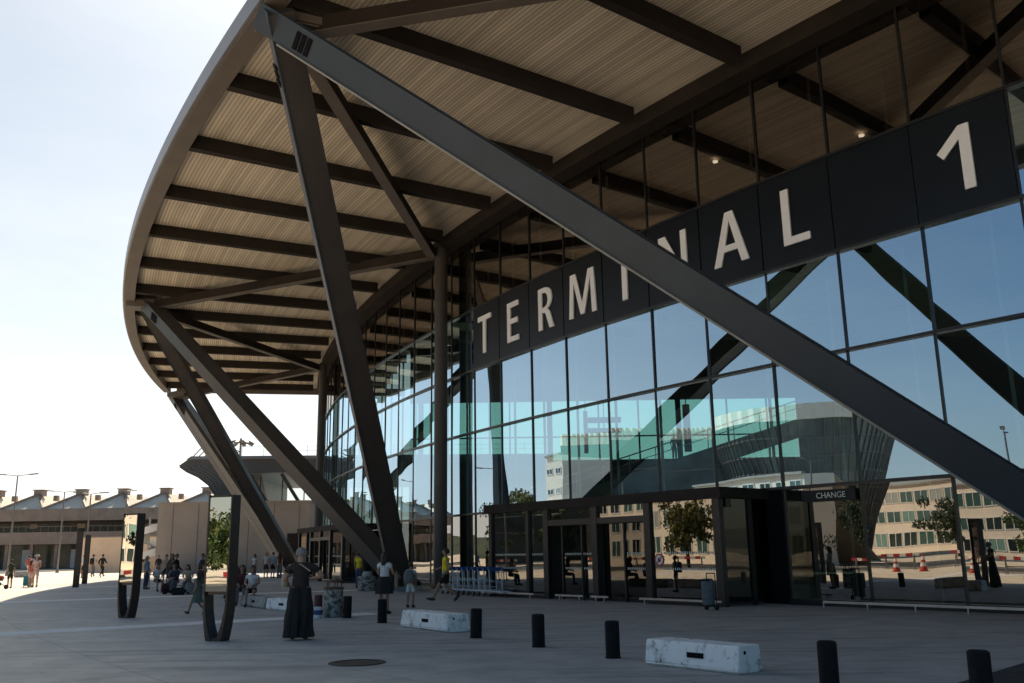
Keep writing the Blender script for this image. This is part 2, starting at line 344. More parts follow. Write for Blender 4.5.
# flat bracing in the soffit
def node(t): return P(161.8, t, 16.9)
def ctop(t): return P(148.9, t, 16.9)
for a, c in ((-145.3, -151.45), (-157.6, -151.45), (-157.6, -163.7), (-169.7, -163.7), (-145.3, -139.2), (-133., -139.2)):
    b = MB(); b.beam(node(a), ctop(c), .34, .5)
    br_ = b.build('soffit_brace', M['steel'], T)
    b = MB(); b.beam(node(a) - V((0, 0, .272)), ctop(c) - V((0, 0, .272)), .44, .04); b.build('bottom_plate', M['edge'], br_)
# columns in front of the glass
for t in COLS:
    b = MB(); b.tube(P(148.55, t + .15, 0), P(148.55, t + .15, 17.2), .33, n=20); b.lathe([(.5, .001), (.5, .05), (.36, .12)], P(148.55, t + .15, 0), n=20)
    b.build('column', M['strut'], T, smooth=True)
# struts: V pairs from the roof edge nodes to feet at the columns
def strut(a, c, rt, rf, ext=.9, zt=16.95, ww=.72, hd=.9):
    top = P(rt, a, zt); foot = P(rf, c, 0.0)
    d = (foot - top).normalized(); rv = radv((a + c) / 2)
    side = d.cross(rv).normalized()
    b = MB()
    b.beam(top - d * ext, foot, ww, hd * .9, up=rv, w2=ww, h2=hd)
    o = b.build('strut', M['strut'], T, bevel=.02)
    x_ = d.cross(rv).normalized()
    if x_.z > 0: x_ = -x_
    lp = MB()  # pale strip added to draw the bounce-lit lower edge
    if hd < .5: lp.beam(top + d * .6 + x_ * (ww * .5 + .06), foot + x_ * (ww * .5 + .06), .05, hd + .14, up=rv)
    if hd < .5: lp.build('lower_bounce_strip', M['bounce_edge'], o)
    f = MB()
    for s_ in (-1, 1):
        f.beam(top - d * (ext - .1) + rv * s_ * (hd * .45 + .018), foot + rv * s_ * (hd * .5 + .018), ww + .07, .04, up=rv, w2=ww + .07)
    f.build('flange', M['flange'], o)
    q = MB(); x = d.cross(rv).normalized(); u = x.cross(d).normalized()
    for i in range(3):
        q.beam(top + d * (1.2 + i * .22) + u * (hd * .45 + .045) - x * .24, top + d * (1.2 + i * .22) + u * (hd * .45 + .045) + x * .27, .15, .03, up=u)
    q.build('vent_slot', M['black'], o)
    return o
for a, c, rt, rf, ex, zt, ww, hd in ((-145.1, -150.8, 162.4, 151., .4, 16.6, .72, .92), (-145.1, -138.97, 162.7, 149.6, .5, 16.55, .70, .30), (-157.45, -150.95, 161.5, 150.5, 1.4, 16.9, .72, .9), (-158.1, -164.2, 161.5, 149.8, 1., 16.9, .72, .9), (-170.0, -163.4, 162.4, 150.3, .6, 16.9, .72, .9), (-170.1, -176.5, 162, 151, .6, 16.9, .72, .9), (-133., -139., 162, 151., .9, 16.9, .72, .6)):
    strut(a, c, rt, rf, ex, zt, ww, hd)
for t in (-145.3, -157.6, -169.7, -133.):
    b = MB(); k_ = tanv(t); b.prism([P(162.9, t, 16.75) - k_ * .55, P(162.9, t, 16.75) + k_ * .55, P(161.0, t, 16.75) + k_ * .9, P(161.0, t, 16.75) - k_ * .9], (0, 0, 0), (0, 0, .5)); b.build('node_block', M['edge'], T, bevel=.06)
for t in COLS[:3]:
    b = MB(); b.box(P(151.0, t + .55, .1), (1.3, 2.0, .2), Matrix.Rotation(R(t), 3, 'Z')); b.build('strut_footing', M['kerb'], T, bevel=.03)

# vestibules: front from FR to FL, repeated at the next bay
FR, FL = V((6.05, 27.2, 0)), V((-.95, 36.1, 0))
def rotC(p, a):
    a = R(a); x, y = p.x - CX, p.y - CY
    return V((CX + x * math.cos(a) - y * math.sin(a), CY + x * math.sin(a) + y * math.cos(a), p.z))
VB = []
for k in range(K0, K1):
    tm = mt(k) + DT / 2
    open_ = (-147.7 < tm < -143.6) or (-159.9 < tm < -155.8)
    b = MB(); sign = 0 <= k <= 9
    for j in range(5):
        if j == 3 and sign: continue
        if j == 0 and open_: continue
        e = [random.uniform(-.011, .011) for _ in range(3)]; e.append(e[0] - e[1] + e[2])
        z0, z1 = ZL[j], ZL[j + 1]
        if j == 3 and not sign or j == 4: b.build('glass_bay', [M['glass'], M['lowglass']], T) if b.v else None; b = MB()
        b.cur = 1 if j == 0 else 0
        b.quad(P(RF + e[0], mt(k), z0), P(RF + e[1], mt(k + 1), z0), P(RF + e[2], mt(k + 1), z1), P(RF + e[3], mt(k), z1))
    b.build('glass_bay', M['upglass'], T)
    b = MB(); t = mt(k); b.beam(P(RF, t, 0), P(RF, t, 17.04), .065, .085, up=radv(t)); b.build('mullion', M['mull'], T)
    if k % 1 == 0:
        b = MB(); b.tube(P(146.3, t + .45, 0), P(146.3, t + .45, 17.3), .055, n=8); b.build('interior_post', M['post'], T, smooth=True)
for z in ZL[1:5]:
    b = MB()
    for k in range(K0, K1): b.beam(P(RF + .05, mt(k), z), P(RF + .05, mt(k + 1), z), .16, .09)
    b.build('transom', M['mull'], T)
b = MB()
for k in range(K0, K1):
    tm = mt(k) + DT / 2
    if (-147.7 < tm < -143.6) or (-159.9 < tm < -155.8):
        if b.v: b.build('base_rail', M['mull'], T); b = MB()
        continue
    b.beam(P(RF + .05, mt(k), .09), P(RF + .05, mt(k + 1), .09), .2, .18)
b.build('base_rail', M['mull'], T)
# sign
L = {
 'T': (.70, [[(0, 1), (0, .87), (.272, .87), (.272, 0), (.428, 0), (.428, .87), (.70, .87), (.70, 1)]]),
 'E': (.54, [[(0, 0), (0, 1), (.53, 1), (.53, .87), (.155, .87), (.155, .58), (.49, .58), (.49, .455), (.155, .455), (.155, .13), (.54, .13), (.54, 0)]]),
 'I': (.155, [[(0, 0), (0, 1), (.155, 1), (.155, 0)]]),
 'L': (.52, [[(0, 0), (0, 1), (.155, 1), (.155, .13), (.52, .13), (.52, 0)]]),
 'N': (.74, [[(0, 0), (0, 1), (.185, 1), (.60, .27), (.595, 1), (.74, 1), (.74, 0), (.57, 0), (.14, .75), (.145, 0)]]),
 'M': (.98, [[(0, 0), (.07, 1), (.265, 1), (.49, .30), (.72, 1), (.91, 1), (.98, 0), (.825, 0), (.79, .80), (.555, .03), (.42, .03), (.185, .80), (.15, 0)]]),
 'A': (.80, [[(0, 0), (.315, 1), (.495, 1), (.80, 0), (.635, 0), (.56, .25), (.24, .25), (.16, 0)], [(.275, .37), (.525, .37), (.40, .82)]]),
 'R': (.62, [[(0, 0), (0, .99), (.12, 1.0), (.28, 1.0), (.42, .965), (.52, .89), (.56, .76), (.555, .67), (.51, .57), (.44, .505), (.37, .47), (.43, .43), (.48, .36), (.62, 0), (.445, 0), (.32, .31), (.28, .38), (.21, .40), (.155, .40), (.155, 0)],
             [(.155, .52), (.25, .52), (.33, .55), (.385, .61), (.40, .69), (.385, .78), (.33, .845), (.25, .88), (.155, .88)]]),
 '1': (.50, [[(0, .66), (.35, 1), (.50, 1), (.50, 0), (.34, 0), (.34, .79), (.09, .545)]]),
}
def letter(ch, h):
    cu = bpy.data.curves.new('letter', 'CURVE'); cu.dimensions = '2D'; cu.fill_mode = 'BOTH'; cu.extrude = .03
    for lp in L[ch][1]:
        s = cu.splines.new('POLY'); s.points.add(len(lp) - 1); s.use_cyclic_u = True
        for p_, q in zip(s.points, lp): p_.co = (q[0] * h, q[1] * h, 0, 1)
    tmp = bpy.data.objects.new('tmp', cu); col.objects.link(tmp); bpy.context.view_layer.update()
    me = bpy.data.meshes.new_from_object(tmp.evaluated_get(bpy.context.evaluated_depsgraph_get()))
    bpy.data.objects.remove(tmp); me.name = 'letter'; return me
frac = {0: ('T', .17), 1: ('E', .25), 2: ('R', .25), 3: ('M', .11), 4: ('I', .40), 5: ('N', .19), 6: ('A', .18), 7: ('L', .27), 9: ('1', .21)}
for k in range(10):
    a, c = P(RF + .06, mt(k), 0), P(RF + .06, mt(k + 1), 0)
    b = MB(); mid = (a + c) / 2; d = (c - a).normalized(); up = V((0, 0, 1))
    b.beam(a + d * .03 + up * 11.775, c - d * .03 + up * 11.775, .06, 2.96)
    pnl = b.build('sign_panel', M['signp'], T)
    if k in frac:
        ch, fx = frac[k]; me = letter(ch, 1.84); me.materials.append(M['white'])
        o = bpy.data.objects.new('letter', me); col.objects.link(o); o.parent = pnl
        nrm = d.cross(up)
        if nrm.dot(radv(mt(k))) < 0: nrm = -nrm
        pos = a + d * ((fx + .065) * 2.62) + up * 10.87 + nrm * .065 - WL[T.name]
        o.matrix_local = Matrix(((d.x, up.x, nrm.x, pos.x), (d.y, up.y, nrm.y, pos.y), (d.z, up.z, nrm.z, pos.z), (0, 0, 0, 1)))
        o['label'] = 'white capital letter ' + ch if ch != '1' else 'white numeral 1'

def vestibule(a):
    fr, fl = rotC(FR, a), rotC(FL, a); d = (fl - fr).normalized(); inn = V((d.y, -d.x, 0)); W = (fl - fr).length
    if inn.dot(P(0, 0) - fr) < 0: inn = -inn
    up = V((0, 0, 1))
    b = MB(); D = 2.7
    pl = [fr - d * .15 - inn * .15 + up * 3.1, fl + d * .25 - inn * .15 + up * 3.1, fl + d * .25 + inn * (D - .4) + up * 3.1, fr - d * .15 + inn * D + up * 3.1]
    b.prism(pl, (0, 0, 0), (0, 0, .32)); v = b.build('entrance_vestibule', M['steel'], T)
    us = [.09, 2.9, 5.35, 7.9, 8.95, W - .1]
    for u in us:
        q = MB(); q.beam(fr + d * u, fr + d * u + up * 3.1, .16 if u not in (.09, 2.9, 5.35, 7.9) else .26, .2, up=inn); q.build('post', M['mull'], v)
    q = MB(); q.beam(fr + d * 2.9 + up * 2.62 - inn * .02, fr + d * 7.9 + up * 2.62 - inn * .02, .14, .2); q.build('door_head', M['mull'], v)
    def pane(p0, p1, z0, z1, m, nm='pane'):
        q = MB(); e = [random.uniform(-.006, .006) for _ in range(3)]; e.append(e[0] - e[1] + e[2])
        q.quad(p0 + up * z0 + inn * e[0], p1 + up * z0 + inn * e[1], p1 + up * z1 + inn * e[2], p0 + up * z1 + inn * e[3]); return q.build(nm, m, v)
    pane(fr + d * .2, fr + d * 2.78, .12, 3.1, M['vglass']); pane(fr + d * 8.0, fr + d * 8.87, .12, 3.1, M['vglass']); pane(fr + d * 9.03, fl - d * .2, .12, 3.1, M['vglass'])
    pane(fr + d * 3.03, fr + d * 5.22, 2.72, 3.1, M['vglass']); pane(fr + d * 5.48, fr + d * 7.77, 2.72, 3.1, M['vglass'])
    for u0, u1 in ((3.03, 4.1), (6.2, 7.2)):
        pane(fr + d * u0 + inn * .12, fr + d * u1 + inn * .12, .05, 2.5, M['dglass'], 'door')
    pane(fr + d * 4.15 + inn * .2, fr + d * 5.2 + inn * .2, .05, 2.5, M['dglass'], 'door')
    pane(fr + d * 5.5 + inn * .2, fr + d * 6.15 + inn * .2, .05, 2.5, M['vglass'], 'door')
    for u in (3.1, 4.12, 5.55, 6.18, 7.2):
        q = MB(); q.beam(fr + d * u + inn * .1, fr + d * u + inn * .1 + up * 2.5, .06, .06, up=inn); q.build('door_frame', M['mull'], v)
    for z_ in (1.02, 1.5):
        for u0, u1, dz in ((.3, 2.35, 0), (3.1, 4.05, .12), (5.55, 7.1, .13), (8.1, 8.8, 0), (9.15, W - .3, 0)):
            q = MB(); n_ = int((u1 - u0) / .085)
            for i_ in range(n_):
                a_ = u0 + (u1 - u0) * i_ / n_; q.quad(*[fr + d * x_ + up * y_ - inn * (.016 if dz == 0 else -.09) for x_, y_ in ((a_, z_), (a_ + .035, z_), (a_ + .035, z_ + .07), (a_, z_ + .07))])
            q.build('dashed_band', M['post'], v)
    # sides
    pane(fr + inn * .1, fr + inn * (D - .1), .12, 3.1, M['dglass']); pane(fl + inn * .1, fl + inn * (D - .6), .12, 3.1, M['vglass'])
    for p in (fr + inn * (D - .1), fr + inn * 1.35):
        q = MB(); q.beam(p, p + up * 3.1, .1, .16, up=inn); q.build('post', M['mull'], v)
    # inner door wall
    q = MB(); q.quad(fr + inn * 2.55, fl + inn * 2.2, fl + inn * 2.2 + up * 3.05, fr + inn * 2.55 + up * 3.05); q.build('inner_wall', M['int_dark'], v)
    q = MB(); q.beam(fr + inn * -.03 + up * .06 + d * .2, fr + d * 2.8 - inn * .03 + up * .06, .12, .12); q.build('plinth', M['mull'], v); q = MB(); q.beam(fr + d * 8.0 - inn * .03 + up * .06, fl - d * .2 - inn * .03 + up * .06, .12, .12)
    q.build('plinth', M['mull'], v)
    # low bumper rail in front
    q = MB()
    for u0, u1 in ((-.2, 3.0), (4.4, 5.2), (5.6, 7.0), (8.2, W)):
        q.beam(fr + d * u0 - inn * .45 + up * .17, fr + d * u1 - inn * .45 + up * .17, .05, .06)
        for u in (u0 + .2, u1 - .2): q.tube(fr + d * u - inn * .45, fr + d * u - inn * .45 + up * .15, .02, n=8)
    q.build('bumper_rail', M['stainless'], v)
    t1 = math.degrees(math.atan2((fr + inn * D).y - CY, (fr + inn * D).x - CX))
    q = MB(); q.beam(P(RF - .03, t1 - .12, 1.7), P(RF - .03, -143.262 + a + (0 if a == 0 else .03), 1.7), .06, 3.4); q.build('filler_panel', M['black'], v)
    return v, fr, d, inn
v1, fr, d, inn = vestibule(0)
# round no-entry sticker on the glass beside the doors
q = MB(); c = fr + d * 2.5 - inn * .02 + V((0, 0, 1.33)); up = V((0, 0, 1))
def disc(q, c, r0, r1, mi, off):
    q.cur = mi
    for i in range(20):
        a, e = i * math.pi / 10, (i + 1) * math.pi / 10
        f = lambda r, x: c - inn * off + (d * math.cos(x) + up * math.sin(x)) * r
        q.quad(f(r0, a), f(r1, a), f(r1, e), f(r0, e))
disc(q, c, .0, .15, 0, 0); disc(q, c, .15, .19, 1, .003)
q.cur = 1; q.quad(*[c - inn * .004 + (d * x + up * y) for x, y in ((-.115, .085), (-.085, .115), (.115, -.085), (.085, -.115))])
q.cur = 2; q.quad(*[c - inn * .003 + (d * x + up * y) for x, y in ((-.06, -.06), (.06, -.06), (.06, .05), (-.06, .05))])
M['red'] = mat('sign_red', (.45, .03, .03), .5, 0, .1, 4); M['paper'] = mat('paper_white', (.75, .75, .73), .6, 0, .05, 4)
q.build('no_entry_sticker', [M['paper'], M['red'], M['black']], v1)
v2, *_ = vestibule(-12.2)
# bumper rails along the glass
for a, c in ((-142.6, -138.0), (-151.1, -148.2), (-155.4, -152.2)):
    q = MB(); n = int(abs(c - a) / .5)
    for i in range(n):
        x, y = a + (c - a) * i / n, a + (c - a) * (i + 1) / n
        q.beam(P(148.8, x, .17), P(148.8, y, .17), .05, .06); q.tube(P(148.8, x, 0), P(148.8, x, .15), .02, n=8)
    q.build('bumper_rail', M['stainless'], T)
# exchange sign behind the glass
def textmesh(body, size, m, name):
    cu = bpy.data.curves.new(name, 'FONT'); cu.body = body; cu.size = size; cu.extrude = .004; cu.align_x = 'LEFT'
    tmp = bpy.data.objects.new('tmp', cu); col.objects.link(tmp); bpy.context.view_layer.update()
    me = bpy.data.meshes.new_from_object(tmp.evaluated_get(bpy.context.evaluated_depsgraph_get())); bpy.data.objects.remove(tmp); me.materials.append(m); return me
tc = -142.75
b = MB(); d2 = -tanv(-142.2); cpos = P(148.0, -142.9, 3.06)
b.beam(P(147.97, -142.98, 3.1), P(147.97, -142.3, 3.1), .05, .32); sgn = b.build('exchange_sign', M['signp'], T)
me = textmesh('CHANGE', .235, M['post'], 'sign_text'); o = bpy.data.objects.new('sign_text', me); col.objects.link(o); o.parent = sgn
dd = (P(148, -142.28) - P(148, -143.15)).normalized(); up = V((0, 0, 1)); nr = radv(-142.7); pos = P(148.03, -142.78, 3.02) - WL[T.name]
o.matrix_local = Matrix(((dd.x, 0, nr.x, pos.x), (dd.y, 0, nr.y, pos.y), (0, 1, 0, pos.z), (0, 0, 0, 1)))
# inside: floor, back wall with a glazed strip, walkway
b = MB()
for i in range(60):
    a, c = T0 + (T1 - T0) * i / 60, T0 + (T1 - T0) * (i + 1) / 60
    b.quad(P(rin(a), a, .01), P(147.7, a, .01), P(147.7, c, .01), P(rin(c), c, .01))
b.build('hall_floor', M['int_floor'], T)
YB = 70.
b = MB(); xw0, xw1 = -8.0, 70.
b.box(((xw0 + xw1) / 2, YB, 4.2), (xw1 - xw0, .3, 8.4)); b.box(((xw0 + xw1) / 2, YB, 15.4), (xw1 - xw0, .3, 4.8)); b.box((46, YB, 10.7), (48, .3, 4.7))
b.build('hall_back_wall', M['int_dark'], T)
b = MB(); b.quad((xw0, YB, 8.4), (21.9, YB, 8.4), (21.9, YB, 13.0), (xw0, YB, 13.0)); w = b.build('back_window', M['teal'], T)
for i in range(9):
    q = MB(); x = xw0 + 1.2 + i * 3.3 + (i * 37 % 10 - 5) * .07; q.box((x, YB - .05, 10.7), (.12 if i % 3 else .4, .2, 4.6)); q.build('window_bar', M['mull'], w)
q = MB(); q.box((7, YB - .05, 10.2), (30, .12, .1)); q.build('window_bar', M['mull'], w)
for x_, z_, w_, h_ in ((6.9, 11.3, 2.6, .4), (6.9, 10.5, 2.6, .35), (5.5, 10.4, .3, 3.2), (13.2, 10.6, .5, 3.6)):
    q = MB(); q.box((x_, YB - 1.2, z_), (w_, .3, h_)); q.tube((x_, YB - 1.2, z_ + h_ / 2), (x_, YB - 1.2, 17.0), .04, n=6); q.build('hanging_panel', M['int_dark'], T)
wr = MB(); wr.prism([(0.5, 60, 4.3), (20, 60, 10.3), (20, 60, 9.1), (0.5, 60, 3.1)], (0, 0, 0), (0, 3, 0)); wo = wr.build('walkway', M['int_ramp'], T)
q = MB(); q.path([(0.5, 60, 5.5), (20, 60, 11.5)], .04); q.path([(0.5, 60, 5.0), (20, 60, 11.)], .025)
for i in range(12): x = .6 + i * 1.75; q.tube((x, 60, 4.3 + (x - .5) * .308), (x, 60, 5.5 + (x - .5) * .308), .03, n=6)
q.build('walkway_railing', M['post'], wo)
M['lampglow'] = emis('downlight_glow', (1., .86, .65), 6)
for r_, t_ in ((140, -143.6), (136, -147.2), (143, -145.6), (138, -151), (133, -142.)):
    q = MB(); q.tube(P(r_, t_, 17.5), P(r_, t_, 17.56), .11, n=12); q.build('downlight', M['lampglow'], T)

exec_people = True
# ------------------------------------------------------------------ street furniture on the plaza
M['boll'] = mat('bollard_black', (.011, .011, .012), .8, 0, .3, 14, spec=.2, bump=.08, world=False)
M['boll2'] = mat('bollard_faded_red', (.06, .018, .016), .55, 0, .3, 14, world=False)
bol = [((3.68, 11.35), 'black steel bollard right of the large white barrier, the taller of the two there', 0),
       ((4.87, 10.12), 'black steel bollard in the bottom right corner, nearest of all', 0),
       ((1.51, 15.0), 'black steel bollard just left of the large white barrier', 0),
       ((.39, 16.85), 'black steel bollard midway between the two white barriers, in front of the doors', 0),
       ((-.8, 18.76), 'black steel bollard just right of the small scuffed barrier', 0),
       ((-3.27, 23.1), 'black steel bollard in front of the woman in the black skirt', 0),
       ((-4.48, 25.07), 'black steel bollard right beside the mottled concrete bin', 0),
       ((-5.46, 26.05), 'dark reddish bollard behind the white bucket', 1)]
bm0 = None
for (x, y), lab, kd in bol:
    if kd or bm0 is None:
        b = MB(); b.lathe([(0, .56), (.092, .56), (.112, .545), (.114, .5), (.114, .02), (.125, .015), (.125, 0), (0, 0)], n=24)
        o = b.build('bollard', M['boll2'] if kd else M['boll'], smooth=True)
        if not kd: bm0 = o
    else:
        o = bm0.copy(); col.objects.link(o)
    o.location = (x, y, 0); o.rotation_euler = (R(random.uniform(-1, 1)), R(random.uniform(-1, 1)), random.random() * 6)
    tag(o, lab, 'bollard', 'bollards across the plaza')

def worn_white():
    m, nt, b = newmat('worn_white_paint'); L = nt.links.new
    tc = nt.nodes.new('ShaderNodeTexCoord')
    n = nt.nodes.new('ShaderNodeTexNoise'); n.inputs['Scale'].default_value = 5.5; n.inputs['Detail'].default_value = 10; n.inputs['Roughness'].default_value = .72; L(tc.outputs['Object'], n.inputs['Vector'])
    r = nt.nodes.new('ShaderNodeValToRGB'); e = r.color_ramp.elements
    e[0].position = .33; e[0].color = (.1, .085, .07, 1); e[1].position = .48; e[1].color = (.88, .86, .83, 1); q = e.new(.385); q.color = (.5, .49, .47, 1)
    L(n.outputs['Fac'], r.inputs['Fac']); L(r.outputs['Color'], b.inputs['Base Color']); b.inputs['Roughness'].default_value = .75
    bp = nt.nodes.new('ShaderNodeBump'); bp.inputs['Strength'].default_value = .5; bp.inputs['Distance'].default_value = .02; L(n.outputs['Fac'], bp.inputs['Height']); L(bp.outputs['Normal'], b.inputs['Normal'])
    return m
M['worn'] = worn_white(); M['conc'] = mat('rough_concrete', (.34, .33, .31), .85, 0, .35, 5, bump=.4, world=False)
def barrier(name, L_, Dp, H, m, lab, a, c, group):
    """front bottom corners a (left) -> c (right); long block with a lifting slot and a chamfered underside"""
    a, c = V((*a, 0)), V((*c, 0)); d = (c - a).normalized(); ang = math.atan2(d.y, d.x); Ln = (c - a).length
    root = empty(name, (a + c) / 2 + V((-d.y, d.x, 0)) * Dp / 2, ang)
    tag(root, lab, 'barrier', group)
    b = MB(); x, y = Ln / 2, Dp / 2; bt = .05
    prof = [(-y, .05), (-y + bt, H), (y - bt, H), (y, .05), (y - .06, 0), (-y + .06, 0)]
    b.prism([(-x, p, z) for p, z in prof], (0, 0, 0), (Ln, 0, 0))
    o = b.build('block', m, root, bevel=.018)
    for v_ in o.data.vertices: v_.co += V((random.uniform(-1, 1), random.uniform(-1, 1), random.uniform(-1, 1))) * .006
    s = MB(); yy = -y + bt * .55 - .004
    s.beam((-.14 + .1, yy, H * .55), (.14 + .1, yy, H * .55), .03, .07); s.build('lifting_slot', M['black'], root)
    e = MB(); e.tube((x - .01, -.12, H * .75), (x + .004, -.12, H * .75), .025, n=10); e.build('lifting_eye', M['black'], root)
    return root
barrier('concrete_barrier', 0, .58, .36, M['worn'], 'large white painted concrete barrier block with a lifting slot, between two black bollards', (1.87, 14.05), (2.95, 12.80), 'concrete barriers on the plaza')
barrier('concrete_barrier', 0, .6, .37, M['worn'], 'small scuffed white barrier block in front of the boy with the backpack', (-2.67, 21.78), (-1.48, 20.0), 'concrete barriers on the plaza')
barrier('concrete_barrier', 0, .5, .36, M['worn'], 'white barrier block with lifting slot partly hidden by the man in black', (-7.75, 29.2), (-6.6, 27.9), 'concrete barriers on the plaza')
barrier('concrete_barrier', 0, .5, .36, M['conc'], 'plain grey concrete barrier that the couple sit on', (-9.3, 31.75), (-7.9, 29.6), 'concrete barriers on the plaza')
for p_, lab in (((-14.7, 42.5), 'pale grey concrete seat block, left one of the pair under the seated group'), ((-13.6, 41.0), 'pale grey concrete seat block, right one of the pair under the seated group')):
    b = MB(); b.box((0, 0, .25), (.62, .55, .5)); o = b.build('seat_block', M['conc'], bevel=.02); o.location = (*p_, 0); o.rotation_euler = (0, 0, R(-50)); tag(o, lab, 'seat block', 'concrete seat blocks')

def mottled():
    m, nt, b = newmat('mottled_aggregate'); L = nt.links.new
    tc = nt.nodes.new('ShaderNodeTexCoord'); n = nt.nodes.new('ShaderNodeTexNoise'); n.inputs['Scale'].default_value = 9; n.inputs['Detail'].default_value = 5; L(tc.outputs['Object'], n.inputs['Vector'])
    r = nt.nodes.new('ShaderNodeValToRGB'); r.color_ramp.elements[0].position = .42; r.color_ramp.elements[1].position = .56
    r.color_ramp.elements[0].color = (.08, .075, .07, 1); r.color_ramp.elements[1].color = (.36, .34, .31, 1); L(n.outputs['Fac'], r.inputs['Fac']); L(r.outputs['Color'], b.inputs['Base Color']); b.inputs['Roughness'].default_value = .8
    return m
M['mott'] = mottled()
M['rust'] = mat('rusty_lid', (.12, .06, .045), .6, .3, .3, 8, world=False)
def bin_(loc, lab, h=.97, low=False):
    root = empty('litter_bin', (*loc, 0)); tag(root, lab, 'litter bin', 'concrete litter bins')
    b = MB(); b.lathe([(0, .01), (.24, .01), (.26, .04), (.255, h * .74), (.235, h * .76), (0, h * .76)], n=24); b.build('concrete_drum', M['mott'], root, smooth=True)
    if not low:
        b = MB(); 
        for i in range(5):
            a = i * 2 * math.pi / 5; b.tube((.2 * math.cos(a), .2 * math.sin(a), h * .75), (.2 * math.cos(a), .2 * math.sin(a), h * .96), .015, n=6)
        b.build('lid_posts', M['rust'], root)
        b = MB(); b.lathe([(0, h), (.22, h), (.27, h * .97), (.27, h * .94), (0, h * .94)], n=24); b.lathe([(.27, h * .80), (.275, h * .80), (.275, h * .75), (.25, h * .75)], n=24); b.build('lid', M['rust'], root, smooth=True)
    else:
        b = MB(); b.lathe([(0, h), (.12, h), (.14, h * .9), (.14, h * .77), (0, h * .77)], n=20); b.build('lid', M['kerb'], root, smooth=True)
    return root
bin_((-4.94, 25.54), 'mottled concrete litter bin with a rusty open lid, beside the white bucket')
o = bin_((-6.76, 42.75), 'squat mottled concrete bin with a pale cap by the strut feet', .86, True); o.scale = (1.7, 1.7, 1)
b = empty('bucket', (-5.28, 25.2, 0)); tag(b, 'small white bucket with a blue label standing in front of the reddish bollard', 'bucket')
M['wplast'] = mat('white_plastic', (.6, .62, .62), .4, 0, .05, 5, world=False); M['bluel'] = mat('blue_label', (.04, .07, .2), .5, 0, .2, 8, world=False)
q = MB(); q.lathe([(0, .005), (.115, .005), (.135, .26), (.142, .265), (.142, .285), (0, .285)], n=24); q.build('tub', M['wplast'], b, smooth=True)
q = MB(); q.lathe([(.1195, .07), (.1355, .21)], n=24); q.build('label_band', M['bluel'], b, smooth=True)
# drain cover
dr = empty('drain_cover', (-2.48, 14.85, .004)); tag(dr, 'round dark iron cover set flush in the paving, left of the bollards', 'manhole cover')
M['iron'] = mat('cast_iron', (.05, .048, .045), .5, .6, .3, 20, world=False, bump=.3)
q = MB(); q.lathe([(0, .004), (.34, .004), (.36, 0)], n=32); q.build('lid', M['iron'], dr)
q = MB(); q.lathe([(.37, 0), (.37, .008), (.44, .008), (.45, 0)], n=32); q.build('rim', M['iron'], dr)

# totems
M['totem'] = mat('totem_steel', (.055, .042, .036), .4, .3, .2, 5, world=False)
def totem_tree():
    root = empty('information_totem', (0, 0, 0))
    W, D, H = .60, .27, 2.87
    for s_ in (-1, 1):
        b = MB(); c = [(W / 2, H), (W / 2, .95), (W / 2 - .01, .6), (W / 2 - .05, .3), (W / 2 - .09, .1), (W / 2 - .11, .02), (W / 2 - .12, 0)]
        t_ = [.03, .03, .05, .075, .11, .14, .14]
        for (x0, z0), (x1, z1), a0, a1 in zip(c[:-1], c[1:], t_[:-1], t_[1:]):
            pts = [(s_ * x0, z0), (s_ * x1, z1), (s_ * (x1 - a1), z1), (s_ * (x0 - a0), z0)]
            b.prism([(x, -D / 2, z) for x, z in pts], (0, 0, 0), (0, D, 0))
        b.build('side_post', M['totem'], root, weld=True)
    b = MB(); b.box((0, 0, H - .02), (W - .15, D - .02, .04)); b.box((0, 0, .92), (W - .15, D * .6, .06)); b.box((0, 0, .03), (W - .5, D * .9, .06)); b.build('cross_piece', M['totem'], root)
    for s_ in (-1, 1):
        b = MB(); y = s_ * (D * .5 - .012); x = W / 2 - .031
        b.quad((-x, y, .955), (x, y, .955), (x, y, H - .045), (-x, y, H - .045)); b.build('glass_panel', M['tglass'], root)
    b = MB(); b.box((0, 0, 1.9), (W - .16, D * .6, 1.86)); b.build('backing_board', M['black'], root)
    return root
tt = totem_tree()
tl = [((-5.98, 19.0), 'nearest tall glass information totem with a dark forked foot, beside the man in black', -16 - 38),
      ((-10.91, 26.5), 'second tall glass information totem, standing at the edge of the sunlight', -22 - 52),
      ((-25.5, 54.4), 'edge-on dark totem, the left one of the distant pair in the sun', 112),
      ((-28.6, 62.2), 'edge-on dark totem, the right one of the distant pair in the sun', 112)]
for i, (p_, lab, rz) in enumerate(tl):
    o = tt if i == 0 else copy_tree(tt)
    o.location = (*p_, 0); o.rotation_euler = (0, 0, R(rz) if i > 1 else R(16 - 38 if i == 0 else 22 - 50)); tag(o, lab, 'totem', 'information totems along the plaza')
    if i > 1: o.scale = (1, 1.2, 1.1)

# thin steel post and small far post
b = MB(); b.tube((0, 0, 0), (0, 0, 1.0), .05, n=14); b.ball((0, 0, 1.0), (.05, .05, .03)); o = b.build('steel_post', M['stainless'], smooth=True); o.location = (-20.78, 53.13, 0); tag(o, 'thin grey steel post at the edge of the roof shadow', 'post')

